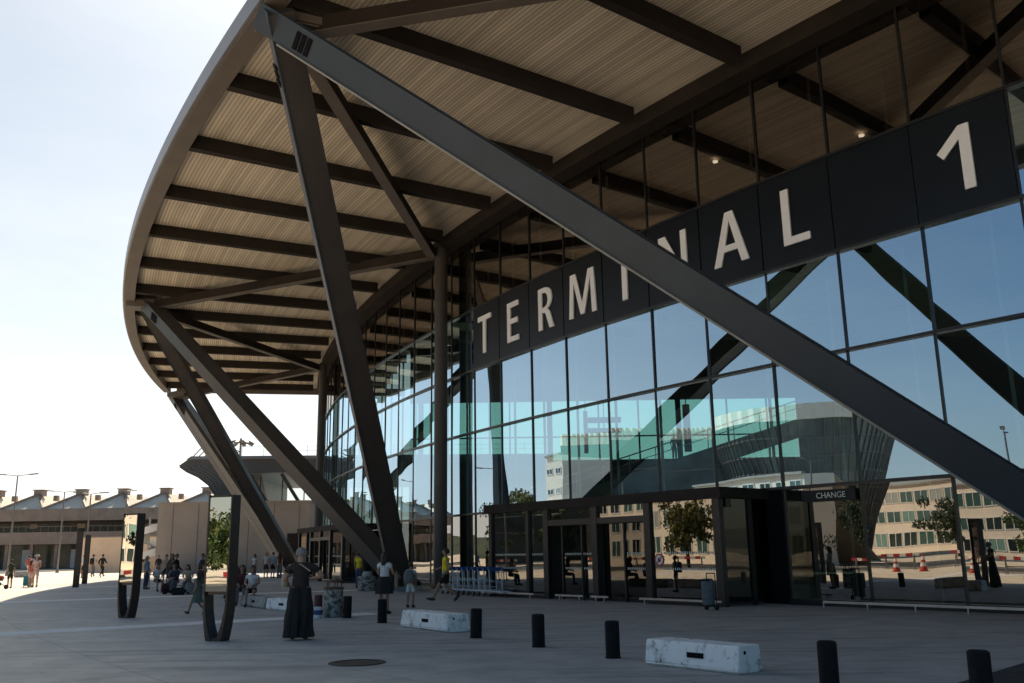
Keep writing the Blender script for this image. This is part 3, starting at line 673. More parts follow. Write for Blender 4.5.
# luggage trolleys, nested in a row along the glass
M['tblue'] = mat('trolley_blue', (.03, .09, .25), .4, 0, .1, 6, world=False)
M['tsteel'] = mat('trolley_blue_steel', (.46, .54, .64), .4, .3, .1, 6, world=False)
M['tyre'] = mat('rubber', (.02, .02, .02), .7, 0, .2, 10, world=False)
def trolley():
    root = empty('luggage_trolley', (0, 0, 0))
    b = MB()
    for s_ in (-1, 1):
        x = .27 * s_
        b.path([(x, -.42, 1.02), (x, -.38, .6), (x, -.34, .22)], .018); b.path([(x, -.34, .22), (x * .8, .42, .19)], .018); b.path([(x, -.34, .22), (x, -.42, .1)], .016)
        b.path([(x, -.38, .62), (x * .9, -.18, .6)], .012)
    b.path([(-.22, .42, .19), (.22, .42, .19)], .018); b.path([(-.27, -.37, .55), (.27, -.37, .55)], .012); b.path([(-.27, -.36, .36), (.27, -.36, .36)], .012)
    for i in range(4): b.path([(-.16 + i * .107, -.34, .22), (-.14 + i * .093, .42, .19)], .009, n=6)
    b.build('frame', M['tsteel'], root, smooth=True)
    q = MB(); q.tube((-.31, -.43, 1.04), (.31, -.43, 1.04), .045, n=10); q.box((0, -.42, .98), (.5, .025, .09)); q.build('handle', M['tblue'], root)
    q = MB(); q.box((0, -.30, .26), (.46, .1, .02)); q.build('basket_plate', M['stainless'], root)
    for p_ in ((-.26, -.4, .075), (.26, -.4, .075), (0, .36, .075)):
        q = MB(); q.tube((p_[0] - .02, p_[1], p_[2]), (p_[0] + .02, p_[1], p_[2]), .075, n=14); q.tube((p_[0], p_[1], .07), (p_[0], p_[1], .2), .012, n=6); q.build('wheel', M['tyre'], root)
    return root
tr = trolley(); a, c = V((-2.55, 38.2, 0)), V((-.55, 35.0, 0)); n = 10
for i in range(n):
    o = tr if i == 0 else copy_tree(tr)
    o.location = a.lerp(c, i / (n - 1)); dv = c - a; o.rotation_euler = (0, 0, math.atan2(dv.y, dv.x) - math.pi / 2)
    tag(o, 'steel luggage trolley with blue handle nested in the row against the glass' if 0 < i < n - 1 else ('steel luggage trolley with blue handle at the row end behind the walking man' if i == 0 else 'steel luggage trolley with blue handle at the row end beside the doors'), 'luggage trolley', 'nested luggage trolleys')

# wheeled shopping bag by the doors
M['greybag'] = mat('grey_fabric', (.1, .115, .13), .8, 0, .35, 9, world=False, bump=.3)
b = empty('wheeled_bag', (5.28, 25.9, 0), R(-52)); tag(b, 'tall grey wheeled shopping bag standing alone by the entrance corner', 'trolley bag')
q = MB(); q.lathe([(0, .14), (.17, .14), (.19, .2), (.185, .5), (.2, .78), (.16, .84), (0, .85)], n=16, sx=1., sy=.75); q.build('bag', M['greybag'], b, smooth=True)
q = MB(); q.path([(-.15, .14, .1), (-.15, .15, .98), (.15, .15, .98), (.15, .14, .1)], .014); q.box((0, .05, .12), (.34, .3, .03)); q.build('frame', M['black'], b)
for s_ in (-1, 1):
    q = MB(); q.tube((s_ * .16, .12, .075), (s_ * .2, .12, .075), .075, n=14); q.build('wheel', M['tyre'], b)
q = MB(); q.box((0, -.1, .8), (.3, .1, .05)); q.build('flap', M['black'], b, bevel=.01)

# ------------------------------------------------------------------ far buildings seen directly
M['conc_wall'] = mat('boarded_concrete', (.36, .30, .255), .85, 0, .12, .35, bump=.15, bscale=3)
M['peach'] = mat('sunlit_warm_render', (.80, .60, .42), .8, 0, .08, .6)  # bright warm base colour stands in for sunlight on the low wall
b = empty('concrete_wall_block', (-29, 96, 0), world=True); tag(b, 'plain grey-brown concrete block with vertical board joints behind the seated people', 'building')
q = MB(); q.box((-28.9, 97.5, 3.5), (15.6, 5, 7.0)); w = q.build('wall', M['conc_wall'], b)
q = MB()
for i in range(6): q.box((-36.3 + 2.6 * (i + .45), 94.99, 3.5), (.05, .03, 6.9))
q.build('board_joint', M['edge'], b)
q = MB(); q.box((-28.9, 97.4, 7.06), (15.8, 5.3, .12)); q.build('coping', M['conc_wall'], b)
q = MB(); q.box((-22.2, 94.96, 1.9), (2.2, .06, 3.8)); q.box((-19.5, 97, 2.0), (3., 4, 4.0)); q.build('service_door', M['steel'], b)

b = empty('low_wall', (-45, 106, 0), world=True); tag(b, 'low sunlit peach wall behind the curling white ramp', 'wall')
q = MB(); q.box((-43.6, 106.6, 1.95), (12.5, .5, 3.9)); q.build('wall_face', M['peach'], b); q = MB(); q.box((-43.6, 106.6, 3.95), (12.7, .7, .1)); q.build('coping', M['kerb'], b)
# curling white balustrade
M['wbal'] = mat('white_balustrade', (.8, .78, .74), .5, 0, .05, 2)
b = empty('spiral_ramp', (-40.5, 104, 0), world=True); tag(b, 'curling white spiral balustrade rising in front of the peach wall', 'ramp')
q = MB(); r2 = MB(); pr_ = None; n = 48; hc = V((-41.1, 104.2, 0))
for i in range(n + 1):
    a = R(-150 + i * 560 / n); z = 1.0 + i * 4.2 / n; c_ = hc + V((1.45 * math.cos(a), 1.05 * math.sin(a), z))
    if pr_ is not None:
        q.quad(pr_, c_, c_ + V((0, 0, .8)), pr_ + V((0, 0, .8))); r2.quad(pr_ + V((0, 0, .1)), c_ + V((0, 0, .1)), hc + V((0, 0, z + .1)), hc + V((0, 0, z + .02)))
    pr_ = c_
q.build('balustrade', M['wbal'], b, smooth=True); r2.build('ramp', M['kerb'], b, smooth=True)
q = MB(); q.tube(hc, hc + V((0, 0, 6.0)), .1, n=12); q.build('central_pole', M['kerb'], b)

# elevated terrace with a horn-shaped timber soffit
b = empty('elevated_terrace', (-25, 102, 0), world=True); tag(b, 'elevated roof terrace with a curved horn-shaped underside beyond the canopy', 'building')
horn = [(-36.75, 11.35), (-35.9, 10.75), (-34.6, 10.15), (-33.4, 9.3), (-32.7, 8.3), (-32.45, 7.2), (-32.45, 5.5), (-30.9, 5.5), (-30.9, 10.5), (4, 10.3), (4, 12.0), (-35.4, 12.3)]
q = MB()
sm = [(-36.7, 11.35), (-35.9, 10.8), (-34.6, 10.2), (-33.4, 9.3), (-32.7, 8.3), (-32.45, 7.2), (-32.45, 5.5)]
for i, y0 in enumerate(range(0, 24, 2)):
    for (x0, z0), (x1, z1) in zip(sm[:-1], sm[1:]):
        q.quad((x0, 101 + y0 + .08, z0 + .05), (x1, 101 + y0 + .08, z1 + .05), (x1, 101 + y0 + 1.92, z1 + .05), (x0, 101 + y0 + 1.92, z0 + .05))
q2 = MB(); q2.prism([(x, 100, z) for x, z in horn], (0, 0, 0), (0, 25, 0)); M['terr'] = mat('terrace_panel', (.10, .088, .08), .55, 0, .15, .5); q2.build('deck', M['terr'], b)
q = MB()
for i in range(14):
    for (x0, z0), (x1, z1) in zip(sm[:-1], sm[1:]): q.beam((x0, 100.3 + i * 1.7, z0 - .06), (x1, 100.3 + i * 1.7, z1 - .06), .16, .2)
q.build('soffit_ribs', M['steel'], b)
q = MB()
for k in range(1, 6):
    pts = [V((x + (-31.3 - x) * k * .13, 99.96, z + (11.1 - z) * k * .13)) for x, z in sm[:-1]]
    for a_, c_ in zip(pts[:-1], pts[1:]): q.beam(a_, c_, .05, .09, up=(0, 1, 0))
q.build('soffit_battens', M['fascia'], b)
q = MB(); q.prism([(-35.4, 99.9, 12.35), (4, 99.9, 12.05), (4, 99.9, 11.75), (-35.9, 99.9, 12.0)], (0, 0, 0), (0, -.12, 0)); q.build('edge_trim', M['fascia'], b)
q = MB(); q.quad((-30.8, 100.6, 5.5), (4, 100.6, 5.5), (4, 100.6, 10.29), (-30.8, 100.6, 10.48)); M['skyglass'] = glassmat('terrace_glass', (.86, .88, .88), (.6, .6, .6), .12, .8, 0); M['paleglass'] = mat('pale_glass', (.55, .55, .54), .3, 0, .2, .25); gl = q.build('glass_wall', M['skyglass'], b)
q = MB()
for i in range(14): q.box((-30.2 + i * 2.4, 100.52, 7.8), (.1, .12, 4.8))
q.build('mullions', M['mull'], gl)
for x in (-29., -25.5, -21.8, -17):
    q = MB(); q.beam((x, 100.3, 10.3), (x + 2.7, 100.3, 6.2), .5, .3); q.build('strut', M['strut'], b)
q = MB()
for i in range(7): q.beam((-35.4 + i * .62, 100.3, 12.3), (-33.8 + i * .55, 100.9, 14.3 - i * .24), .08, .1)
q.beam((-33.8, 100.9, 14.3), (-30.4, 100.9, 12.9), .08, .08); q.build('slanted_screen', M['steel'], b)
q = MB()
for z in (12.9, 13.4): q.tube((-30, 100.4, z), (4, 100.4, z - .2), .018, n=6)
for i in range(15): q.tube((-30 + i * 2.4, 100.4, 12.2), (-30 + i * 2.4, 100.4, 13.45), .025, n=6)
q.build('railing', M['stainless'], b)

# floodlight mast behind it
M['lampgrey'] = mat('lamp_post_grey', (.2, .19, .18), .5, .4, .1, 3, world=False)
b = empty('floodlight_mast', (-42.1, 140, 0)); tag(b, 'tall floodlight mast with a ring of lamps above the terrace roof', 'floodlight')
q = MB(); q.tube((0, 0, 0), (0, 0, 19.3), .25, .16, n=12); q.build('mast', M['lampgrey'], b, smooth=True)
q = MB(); q.lathe([(.3, 18.6), (1.3, 18.75), (1.3, 18.9), (.3, 18.9)], n=16); q.build('ring', M['lampgrey'], b)
for i in range(8):
    a = i * math.pi / 4; q = MB(); q.box((1.65 * math.cos(a), 1.65 * math.sin(a), 18.55), (.75, .5, .35), Matrix.Rotation(a, 3, 'Z') @ Matrix.Rotation(R(25), 3, 'Y')); q.build('lamp_head', M['lampgrey'], b)

# long terminal with folded roof
M['roofpale'] = mat('pale_roof_sheet', (.66, .57, .44), .6, 0, .12, .4)
M['roofdark'] = mat('roof_dark_trim', (.26, .2, .16), .6, 0, .2, .8)
M['brownband'] = mat('brown_band', (.34, .24, .18), .6, 0, .15, .5)
M['dark_gl'] = mat('dark_glazing', (.10, .085, .07), .15, 0, .4, .6)
b = empty('folded_roof_terminal', (-90, 150, 0), world=True); tag(b, 'long low terminal with a pale folded roof of pointed bays and a brown upper deck', 'building')
xa, xb = -140., -44.
q = MB(); q.box(((xa + xb) / 2, 158, 1.95), (xb - xa, 10, 3.9)); q.build('ground_floor', M['dark_gl'], b)
q = MB(); q.box(((xa + xb) / 2, 154, 4.85), (xb - xa, 10, 1.9)); q.build('deck_band', M['brownband'], b)
q = MB(); q.box(((xa + xb) / 2, 160, 6.7), (xb - xa, 10, 1.8)); q.build('upper_floor', M['dark_gl'], b)
q = MB(); q.box(((xa + xb) / 2, 156, 8.55), (xb - xa, 13, 1.9)); q.build('eaves_band', M['roofdark'], b)
for i in range(24):
    x = xa + 2 + i * 4
    q = MB(); q.box((x, 150.2, 1.95), (.5, .5, 3.9)); q.build('column', M['brownband'], b)
    if i % 2 == 0:
        q = MB(); q.box((x + 2, 153.0 - .05, 1.6), (1.9, .1, 3.0)); q.build('shop_window', M['paleglass'], b)
        q = MB(); q.box((x + 1.4, 154.96, 6.9), (1.2, .08, .7)); q.build('upper_window', M['peach'], b)
q = MB()
for i in range(81): q.tube((xa + i * 1.2, 149.2, 5.8), (xa + i * 1.2, 149.2, 6.7), .03, n=4)
q.tube((xa, 149.2, 6.7), (xb, 149.2, 6.7), .04, n=6); q.build('railing', M['brownband'], b)
for i in range(14):
    x0 = -139.5 + i * 7.0; x1 = x0 + 7.0; ax = x0 + 4.4; z0, z1 = 9.5, 12.0
    q = MB(); q.cur = 0
    A_, B_, C_, D_ = V((x0, 149.6, z0)), V((x1, 149.6, z0)), V((x1, 163, z0)), V((x0, 163, z0)); tp = V((ax, 152.8, z1)); tb_ = V((ax, 163, z1))
    q.quad(A_, B_, tp); q.quad(A_, tp, tb_, D_); q.quad(B_, tp, tb_, C_)
    q.cur = 1
    q.beam(A_ + V((0, -.1, .12)), tp + V((0, -.1, .12)), .35, .3); q.beam(B_ + V((0, -.1, .12)), tp + V((0, -.1, .12)), .35, .3)
    rb = q.build('roof_bay', [M['roofpale'], M['roofdark']], b)
    q = MB(); q.box((ax, 153.2, z1 + .25), (1.5, 1.4, .9)); q.box((ax, 153.2, z1 + .78), (1.9, 1.7, .14)); q.build('roof_vent', M['roofdark'], rb)
    q = MB(); q.box((ax + 2.1, 154.5, z1 - .5), (.7, .7, .9)); q.build('chimney', M['roofdark'], rb)

# street lamps
def lamp(H, arm):
    root = empty('street_lamp', (0, 0, 0))
    q = MB(); q.tube((0, 0, 0), (0, 0, H), .11, .06, n=12); q.lathe([(.2, .0), (.2, .3), (.11, .4)], n=12); q.build('pole', M['lampgrey'], root, smooth=True)
    q = MB(); q.tube((-arm, 0, H + .12), (0, 0, H - .02), .035, n=8); q.tube((arm, 0, H + .12), (0, 0, H - .02), .035, n=8); q.build('arm', M['lampgrey'], root)
    for s_ in (-1, 1):
        q = MB(); q.box((s_ * (arm + .35), 0, H + .14), (.9, .3, .1), Matrix.Rotation(R(-5 * s_), 3, 'Y')); q.build('lamp_head', M['lampgrey'], root, bevel=.02)
    return root
for (x, y, H, arm, rz), lab in (((-51.6, 95, 10.1, 1.3, 0), 'tall double-armed street lamp, leftmost against the sky'), ((-53.9, 110, 9.4, 1.3, 8), 'double-armed street lamp, second from the left'),
                                ((-43.8, 95, 8.1, .9, 15), 'paler double-armed street lamp, third from the left'), ((-46.4, 110, 9.4, .7, 70), 'slim street lamp above the white spiral stair'),
                                ((-35., 8, 9.5, 1.3, 20), 'street lamp on the forecourt, mirrored in the glass at the right edge'), ((-44, 46, 9.5, 1.3, 80), 'street lamp by the road, mirrored above the trolleys'),
                                ((-42, 66, 9.5, 1.3, 60), 'street lamp by the road, mirrored in the far glass bays'), ((-33, 26, 8, 1.0, 30), 'street lamp by the cones, mirrored in the glass beside the exchange sign')):
    o = lamp(H, arm); o.location = (x, y, 0); o.rotation_euler = (0, 0, R(rz)); tag(o, lab, 'street lamp', 'street lamps round the forecourt')

# ------------------------------------------------------------------ across the road (seen mirrored in the glass)
M['cream'] = mat('cream_render', (.88, .78, .66), .8, 0, .06, .3)
M['wframe'] = mat('white_frame', (.8, .8, .78), .5, 0, .03, 2)
M['wpane'] = mat('window_pane', (.05, .10, .10), .08, 0, .5, .3, spec=.8)
def blind_pane():
    nt = M['wpane'].node_tree; b = nt.nodes['Principled BSDF']; oi = nt.nodes.new('ShaderNodeObjectInfo'); r = nt.nodes.new('ShaderNodeValToRGB'); r.color_ramp.interpolation = 'CONSTANT'
    for i, (p_, c_) in enumerate(((0, (.03, .05, .05)), (.3, (.06, .13, .12)), (.55, (.02, .03, .03)), (.72, (.2, .36, .32)), (.88, (.42, .44, .4)))):
        e = r.color_ramp.elements[i] if i < 2 else r.color_ramp.elements.new(p_)
        e.position = p_; e.color = (*c_, 1)
    nt.links.new(oi.outputs['Random'], r.inputs['Fac']); nt.links.new(r.outputs['Color'], b.inputs['Base Color'])
blind_pane()
def office(name, c, nrm, Ln, floors, fh, lab, m, curve=0, wn=18, win=(1.5, 1.5), dep=14):
    root = empty(name, c, world=True); tag(root, lab, 'building')
    n_ = V((*nrm, 0)).normalized(); t_ = V((-n_.y, n_.x, 0)); c = V(c); H = floors * fh + .6
    S = 8
    def pt(u, z, off=0): return c + t_ * u - n_ * (curve * u * u / Ln) + n_ * off + V((0, 0, z))
    q = MB()
    for i in range(S):
        u0, u1 = -Ln / 2 + Ln * i / S, -Ln / 2 + Ln * (i + 1) / S
        q.quad(pt(u0, 0), pt(u1, 0), pt(u1, H), pt(u0, H)); q.quad(pt(u0, H), pt(u1, H), pt(u1, H, -dep), pt(u0, H, -dep)); q.quad(pt(u0, 0, -14), pt(u1, 0, -14), pt(u1, H, -dep), pt(u0, H, -dep))
    for u in (-Ln / 2, Ln / 2): q.quad(pt(u, 0), pt(u, H), pt(u, H, -dep), pt(u, 0, -dep))
    q.build('wall', m, root)
    q = MB()
    for i in range(S): 
        u0, u1 = -Ln / 2 + Ln * i / S, -Ln / 2 + Ln * (i + 1) / S
        q.beam(pt(u0, H + .1, .1), pt(u1, H + .1, .1), .5, .25)
    q.build('parapet', M['kerb'], root)
    fm = pm = None
    for f in range(floors):
        for i in range(wn):
            u = -Ln / 2 + Ln * (i + .5) / wn; z = f * fh + 1.0 + win[1] / 2
            p_ = pt(u, z, .03); tt_ = (pt(u + .1, 0) - pt(u - .1, 0)).normalized(); ang = math.atan2(tt_.y, tt_.x)
            if fm is None:
                a_ = MB(); w_, h_ = win; 
                for x_ in (-w_ / 2, 0, w_ / 2): a_.box((x_, 0, 0), (.12, .1, h_ + .12))
                for z_ in (-h_ / 2, h_ / 2): a_.box((0, 0, z_), (w_ + .12, .1, .12))
                fo = a_.build('window', M['wframe']); fm = fo.data
                a_ = MB(); a_.quad((-w_ / 2, -.0, -h_ / 2), (w_ / 2, 0, -h_ / 2), (w_ / 2, 0, h_ / 2), (-w_ / 2, 0, h_ / 2)); po = a_.build('pane', M['wpane']); pm = po.data
            else:
                fo = bpy.data.objects.new('window', fm); col.objects.link(fo); po = bpy.data.objects.new('pane', pm); col.objects.link(po)
            fo.parent = root; fo.location = p_ - WL[root.name]; fo.rotation_euler = (0, 0, ang); po.parent = fo
    return root
office('office_building', (-114, -3, 0), (.55, .83), 44, 3, 3.4, 'curved cream office block with three rows of windows, mirrored at the right', M['cream'], curve=.08, wn=14, win=(2.7, 1.9))
office('office_building', (-72, 35, 0), (.6, .8), 30, 3, 2.9, 'beige office block with tall window bays, mirrored beside the entrance doors', M['cream'], wn=10, win=(2.0, 1.9), dep=4)
office('office_building', (-74, 82, 0), (.5, .86), 30, 1, 4.6, 'single-storey pale building, mirrored low in the far glass', M['cream'], wn=9, win=(2.2, 2.2))
M['pink'] = mat('pinkish_tower', (.66, .50, .40), .8, 0, .08, .3)
office('tower_block', (-77, 72, 0), (.75, .66), 5, 5, 2.7, 'slim pale tower block, mirrored above the trolleys', M['cream'], wn=2, win=(1.6, .7))
# dark drum building with cream crown
b = empty('drum_building', (-98, 21, 0), world=True); tag(b, 'dark glass drum-shaped building with a toothed cream crown, mirrored above the exchange sign', 'building')
M['drum'] = mat('drum_glass', (.085, .11, .115), .2, 0, .45, .25)
q = MB(); q.lathe([(11.4, 0), (14.3, 8.8), (17.2, 17.6)], (-99, 23.6, 0), n=48); q.build('glass_wall', M['drum'], b, smooth=True)
q = MB()
for i in range(96):
    a = i * math.pi / 48; q.beam((-99 + 11.5 * math.cos(a), 23.6 + 11.5 * math.sin(a), 0), (-99 + 17.3 * math.cos(a), 23.6 + 17.3 * math.sin(a), 17.6), .09, .16)
for z, r_ in ((2.2, 12.15), (4.4, 12.88), (6.6, 13.6), (8.8, 14.33), (11, 15.05), (13.2, 15.78), (15.4, 16.5)): q.lathe([(r_, z), (r_ + .1, z), (r_ + .1, z + .2), (r_, z + .2)], (-99, 23.6, 0), n=48)
q.build('mullions', M['lampgrey'], b)
q = MB(); q.lathe([(17.2, 17.6), (17.5, 17.6), (17.6, 19.4), (0, 19.7)], (-99, 23.6, 0), n=96, wob=lambda a, j: 1 + (.012 if int(round(a / (2 * math.pi / 96))) % 2 else 0)); q.build('crown', M['cream'], b)

b = empty('glass_office_wing', (-95, 66, 0), world=True); tag(b, 'long dark glass building with a toothed cream crown, mirrored across the middle bays', 'building')
pa, pb, HW = V((-98.5, 33, 0)), V((-89, 76, 0)), 16.9; dw = (pb - pa).normalized(); nw = V((-dw.y, dw.x, 0)); up = V((0, 0, 1))
q = MB(); q.prism([pa, pb, pb + nw * 24, pa + nw * 24], (0, 0, 0), (0, 0, HW)); q.build('glass_wall', M['drum'], b)
q = MB(); Lw = (pb - pa).length
for i in range(21): q.beam(pa + dw * (i * Lw / 20) - nw * .05, pa + dw * (i * Lw / 20) - nw * .05 + up * HW, .1, .16)
for z in (4.2, 8.4, 12.6): q.beam(pa - nw * .06 + up * z, pb - nw * .06 + up * z, .2, .2)
q.build('mullions', M['lampgrey'], b)
q = MB()
for i in range(56):
    c0 = pa + dw * (i * Lw / 56); q.prism([c0 - nw * .1 + up * HW, c0 + dw * Lw / 112 - nw * .6 + up * HW, c0 + dw * Lw / 56 - nw * .1 + up * HW, c0 + dw * Lw / 112 + nw * 2 + up * HW], (0, 0, 0), (0, 0, 1.7))
q.build('crown', M['cream'], b)
# trees
M['bark'] = mat('bark', (.09, .07, .05), .9, 0, .3, 6, bump=.4, world=False)
def leafmat(n, c):
    m, nt, b = newmat(n); L = nt.links.new; oi = nt.nodes.new('ShaderNodeNewGeometry'); r = nt.nodes.new('ShaderNodeValToRGB')
    r.color_ramp.elements[0].color = (*[x * .5 for x in c], 1); r.color_ramp.elements[1].color = (*[x * 1.6 for x in c], 1); L(oi.outputs['Random Per Island'], r.inputs['Fac']); L(r.outputs['Color'], b.inputs['Base Color'])
    b.inputs['Roughness'].default_value = .6; b.inputs['Subsurface Weight'].default_value = 0; return m
LM = [leafmat('leaves_dark', (.035, .06, .02)), leafmat('leaves_yellow', (.16, .15, .03)), leafmat('leaves_green', (.05, .09, .02))]
def tree(loc, H, Wd, k, lab, seed):
    rnd = random.Random(seed)
    root = empty('tree', (*loc, 0)); tag(root, lab, 'tree', 'trees by the road')
    q = MB(); q.tube((0, 0, 0), (.1, .05, H * .4), .16, .11, n=9)
    cl = []
    for i in range(7):
        a = i * 2.4; tip = V((Wd * .32 * math.cos(a) * rnd.uniform(.5, 1), Wd * .32 * math.sin(a) * rnd.uniform(.5, 1), H * rnd.uniform(.55, .85))); q.tube((.1, .05, H * .38), tip, .07, .02, n=6); cl.append(tip)
    q.build('trunk', M['bark'], root, smooth=True)
    q = MB(); cl += [V((rnd.gauss(0, Wd * .26), rnd.gauss(0, Wd * .26), H * rnd.uniform(.28, 1.0))) for _ in range(34)]
    for c_ in cl:
        rr = Wd * rnd.uniform(.06, .2)
        for _ in range(100):
            dv = V((rnd.gauss(0, 1), rnd.gauss(0, 1), rnd.gauss(0, .8))).normalized() * rr * rnd.uniform(.5, 1.1)
            p_ = c_ + dv; s_ = rnd.uniform(.06, .15); M_ = Euler((rnd.uniform(0, 6), rnd.uniform(0, 6), rnd.uniform(0, 6))).to_matrix()
            q.quad(*[p_ + M_ @ V(v_) * s_ for v_ in ((-1, -.5, 0), (1, -.5, .1), (1, .5, 0), (-1, .5, .1))])
    q.build('crown', LM[k], root)
for i, a in enumerate([((-38, 60), 6.5, 5, 1, 'yellowing round tree mirrored in the glass behind the trolleys'), ((-46, 67), 7, 5, 2, 'green tree mirrored left of the yellow one'),
                       ((-44, 50), 6, 4.5, 0, 'dark dense tree mirrored left of the entrance doors'), ((-52, 44), 6, 5, 2, 'green tree in front of the beige offices'),
                       ((-46, 31), 5.5, 4.5, 1, 'small yellow-green tree mirrored in the vestibule side'), ((-50, 21), 7, 5.5, 0, 'dark tree in front of the drum building'),
                       ((-62, 9), 5.5, 5, 0, 'dark bushy tree at the left of the cream office front'), ((-58, 0), 6, 5.5, 2, 'bushy tree at the middle of the cream office front'),
                       ((-48, -12), 6.5, 5, 0, 'dark tree at the far right of the cream office front'), ((-45, -3), 3.9, 4.6, 2, 'green tree mirrored in the near totem glass'), ((-57, -7), 4.6, 6, 1, 'yellow-green tall tree mirrored in the near totem glass')]):
    tree(*a, seed=i + 3)

# traffic cones and red-white barriers by the road
M['cone'] = mat('cone_orange', (.55, .06, .03), .5, 0, .1, 5, world=False)
def cone():
    root = empty('traffic_cone', (0, 0, 0)); q = MB(); q.lathe([(.19, .03), (.03, .85), (0, .85)], n=18); q.box((0, 0, .016), (.46, .46, .03)); q.build('body', M['cone'], root)
    q = MB(); q.lathe([(.152, .24), (.117, .42)], n=18); q.lathe([(.095, .54), (.065, .7)], n=18); q.build('stripe', M['wframe'], root); return root
cn = cone()
for i, (p_, lab) in enumerate((((-26.4, 18.2), 'orange striped traffic cone, middle one mirrored in the right glass'), ((-24.8, 20.0), 'orange striped traffic cone, left one mirrored in the right glass'), ((-26.5, 14.2), 'orange striped traffic cone, right one mirrored in the right glass'), ((-28, 2.5), 'orange striped traffic cone standing apart, mirrored at the right edge'), ((-30, 40), 'orange striped traffic cone mirrored in the vestibule door'))):
    o = cn if i == 0 else copy_tree(cn); o.location = (*p_, 0); o.scale = (1.15,) * 3; tag(o, lab, 'traffic cone', 'traffic cones by the road')
def rbar():
    root = empty('road_barrier', (0, 0, 0))
    q = MB()
    for i in range(6): q.cur = i % 2; q.box((-1.0 + .4 * i, 0, .92), (.4, .05, .2))
    q.build('striped_board', [M['red'], M['wframe']], root)
    q = MB()
    for s_ in (-.9, .9): q.beam((s_, -.25, 0), (s_, 0, .95), .05, .05); q.beam((s_, .25, 0), (s_, 0, .95), .05, .05)
    q.box((0, 0, .45), (1.9, .03, .06)); q.build('trestle', M['lampgrey'], root); return root
rb = rbar(); n = 18
for i in range(n):
    o = rb if i == 0 else copy_tree(rb); t_ = -136 - i * 1.35; p_ = P(184.6 + random.uniform(-.4, .4), t_); o.location = p_; o.rotation_euler = (0, 0, R(t_ + 90 + random.uniform(-8, 8)))
    tag(o, 'red and white striped road barrier in the line along the kerb', 'barrier', 'striped barriers along the kerb')

# ------------------------------------------------------------------ people
def cl(name, c, var=.15, scale=14, rough=.85): return mat(name, c, rough, 0, max(var, .2), scale * .6, bump=.9, bscale=13, world=False)
CL = {'black': cl('cloth_black', (.014, .013, .013)), 'faded': cl('cloth_faded_black', (.032, .023, .02)), 'white': cl('cloth_white', (.62, .62, .62), .08), 'yellow': cl('cloth_yellow', (.85, .66, .02), .08), 'navy': cl('cloth_navy', (.02, .024, .045)),
      'grey': cl('cloth_grey', (.13, .13, .14)), 'green': cl('cloth_grey_green', (.10, .15, .12)), 'red': cl('cloth_red', (.42, .07, .05)), 'blue': cl('cloth_light_blue', (.25, .38, .55)),
      'maroon': cl('cloth_maroon', (.08, .02, .022)), 'pink': cl('cloth_pale_pink', (.6, .42, .38)), 'denim': cl('cloth_denim', (.05, .07, .13)), 'beige': cl('cloth_beige', (.4, .32, .24)), 'dgreen': cl('cloth_dark_green', (.02, .05, .035)), 'brownc': cl('cloth_brown', (.12, .075, .05)), 'teal': cl('case_teal', (.01, .2, .24), .1, 10, .4)}
def skinmat(n, c): return mat(n, c, .55, 0, .1, 18, world=False)
SK = [skinmat('skin_light', (.45, .27, .19)), skinmat('skin_tan', (.32, .18, .115)), skinmat('skin_dark', (.14, .075, .05))]
HR = {'brown': mat('hair_brown', (.035, .02, .013), .5, 0, .4, 40, world=False, bump=.5), 'grey': mat('hair_grey', (.26, .25, .24), .55, 0, .3, 40, world=False, bump=.5), 'blond': mat('hair_blond', (.32, .2, .09), .5, 0, .3, 40, world=False, bump=.5), 'black': mat('hair_black', (.012, .01, .009), .45, 0, .3, 40, world=False, bump=.5)}
M['eye'] = mat('eye_dark', (.02, .015, .012), .2, 0, .1, 5, world=False); M['shoe'] = mat('shoe_dark', (.02, .02, .02), .6, 0, .2, 10, world=False); M['shoew'] = mat('shoe_white', (.6, .6, .6), .6, 0, .1, 10, world=False)

def skin_me(verts, edges, rad, sub=1):
    me = bpy.data.meshes.new('tmp'); me.from_pydata([tuple(v) for v in verts], edges, []); o = bpy.data.objects.new('tmp', me); col.objects.link(o)
    md = o.modifiers.new('s', 'SKIN'); md.use_smooth_shade = True
    md.branch_smoothing = .6
    for sv, r_ in zip(me.skin_vertices[0].data, rad): sv.radius = r_ if hasattr(r_, '__len__') else (r_, r_); sv.use_root = False
    me.skin_vertices[0].data[0].use_root = True
    if sub: s_ = o.modifiers.new('ss', 'SUBSURF'); s_.levels = sub; s_.render_levels = sub
    bpy.context.view_layer.update(); dg = bpy.context.evaluated_depsgraph_get()
    out = bpy.data.meshes.new_from_object(o.evaluated_get(dg)); bpy.data.objects.remove(o); bpy.data.meshes.remove(me); return out
def link_me(me, name, m, parent, extra=None):
    me.name = name; me.materials.clear()
    for m_ in (m if isinstance(m, (list, tuple)) else [m]): me.materials.append(m_)
    if extra is not None:
        bm = bmesh.new(); bm.from_mesh(me); vs = [bm.verts.new(p) for p in extra.v]
        for f, mi in zip(extra.f, extra.m):
            if len(set(f)) < 3: continue
            try: fc = bm.faces.new([vs[i] for i in f]); fc.material_index = mi; fc.smooth = True
            except ValueError: pass
        bm.to_mesh(me); bm.free()
    for p in me.polygons: p.use_smooth = True
    o = bpy.data.objects.new(name, me); col.objects.link(o); o.parent = parent; return o

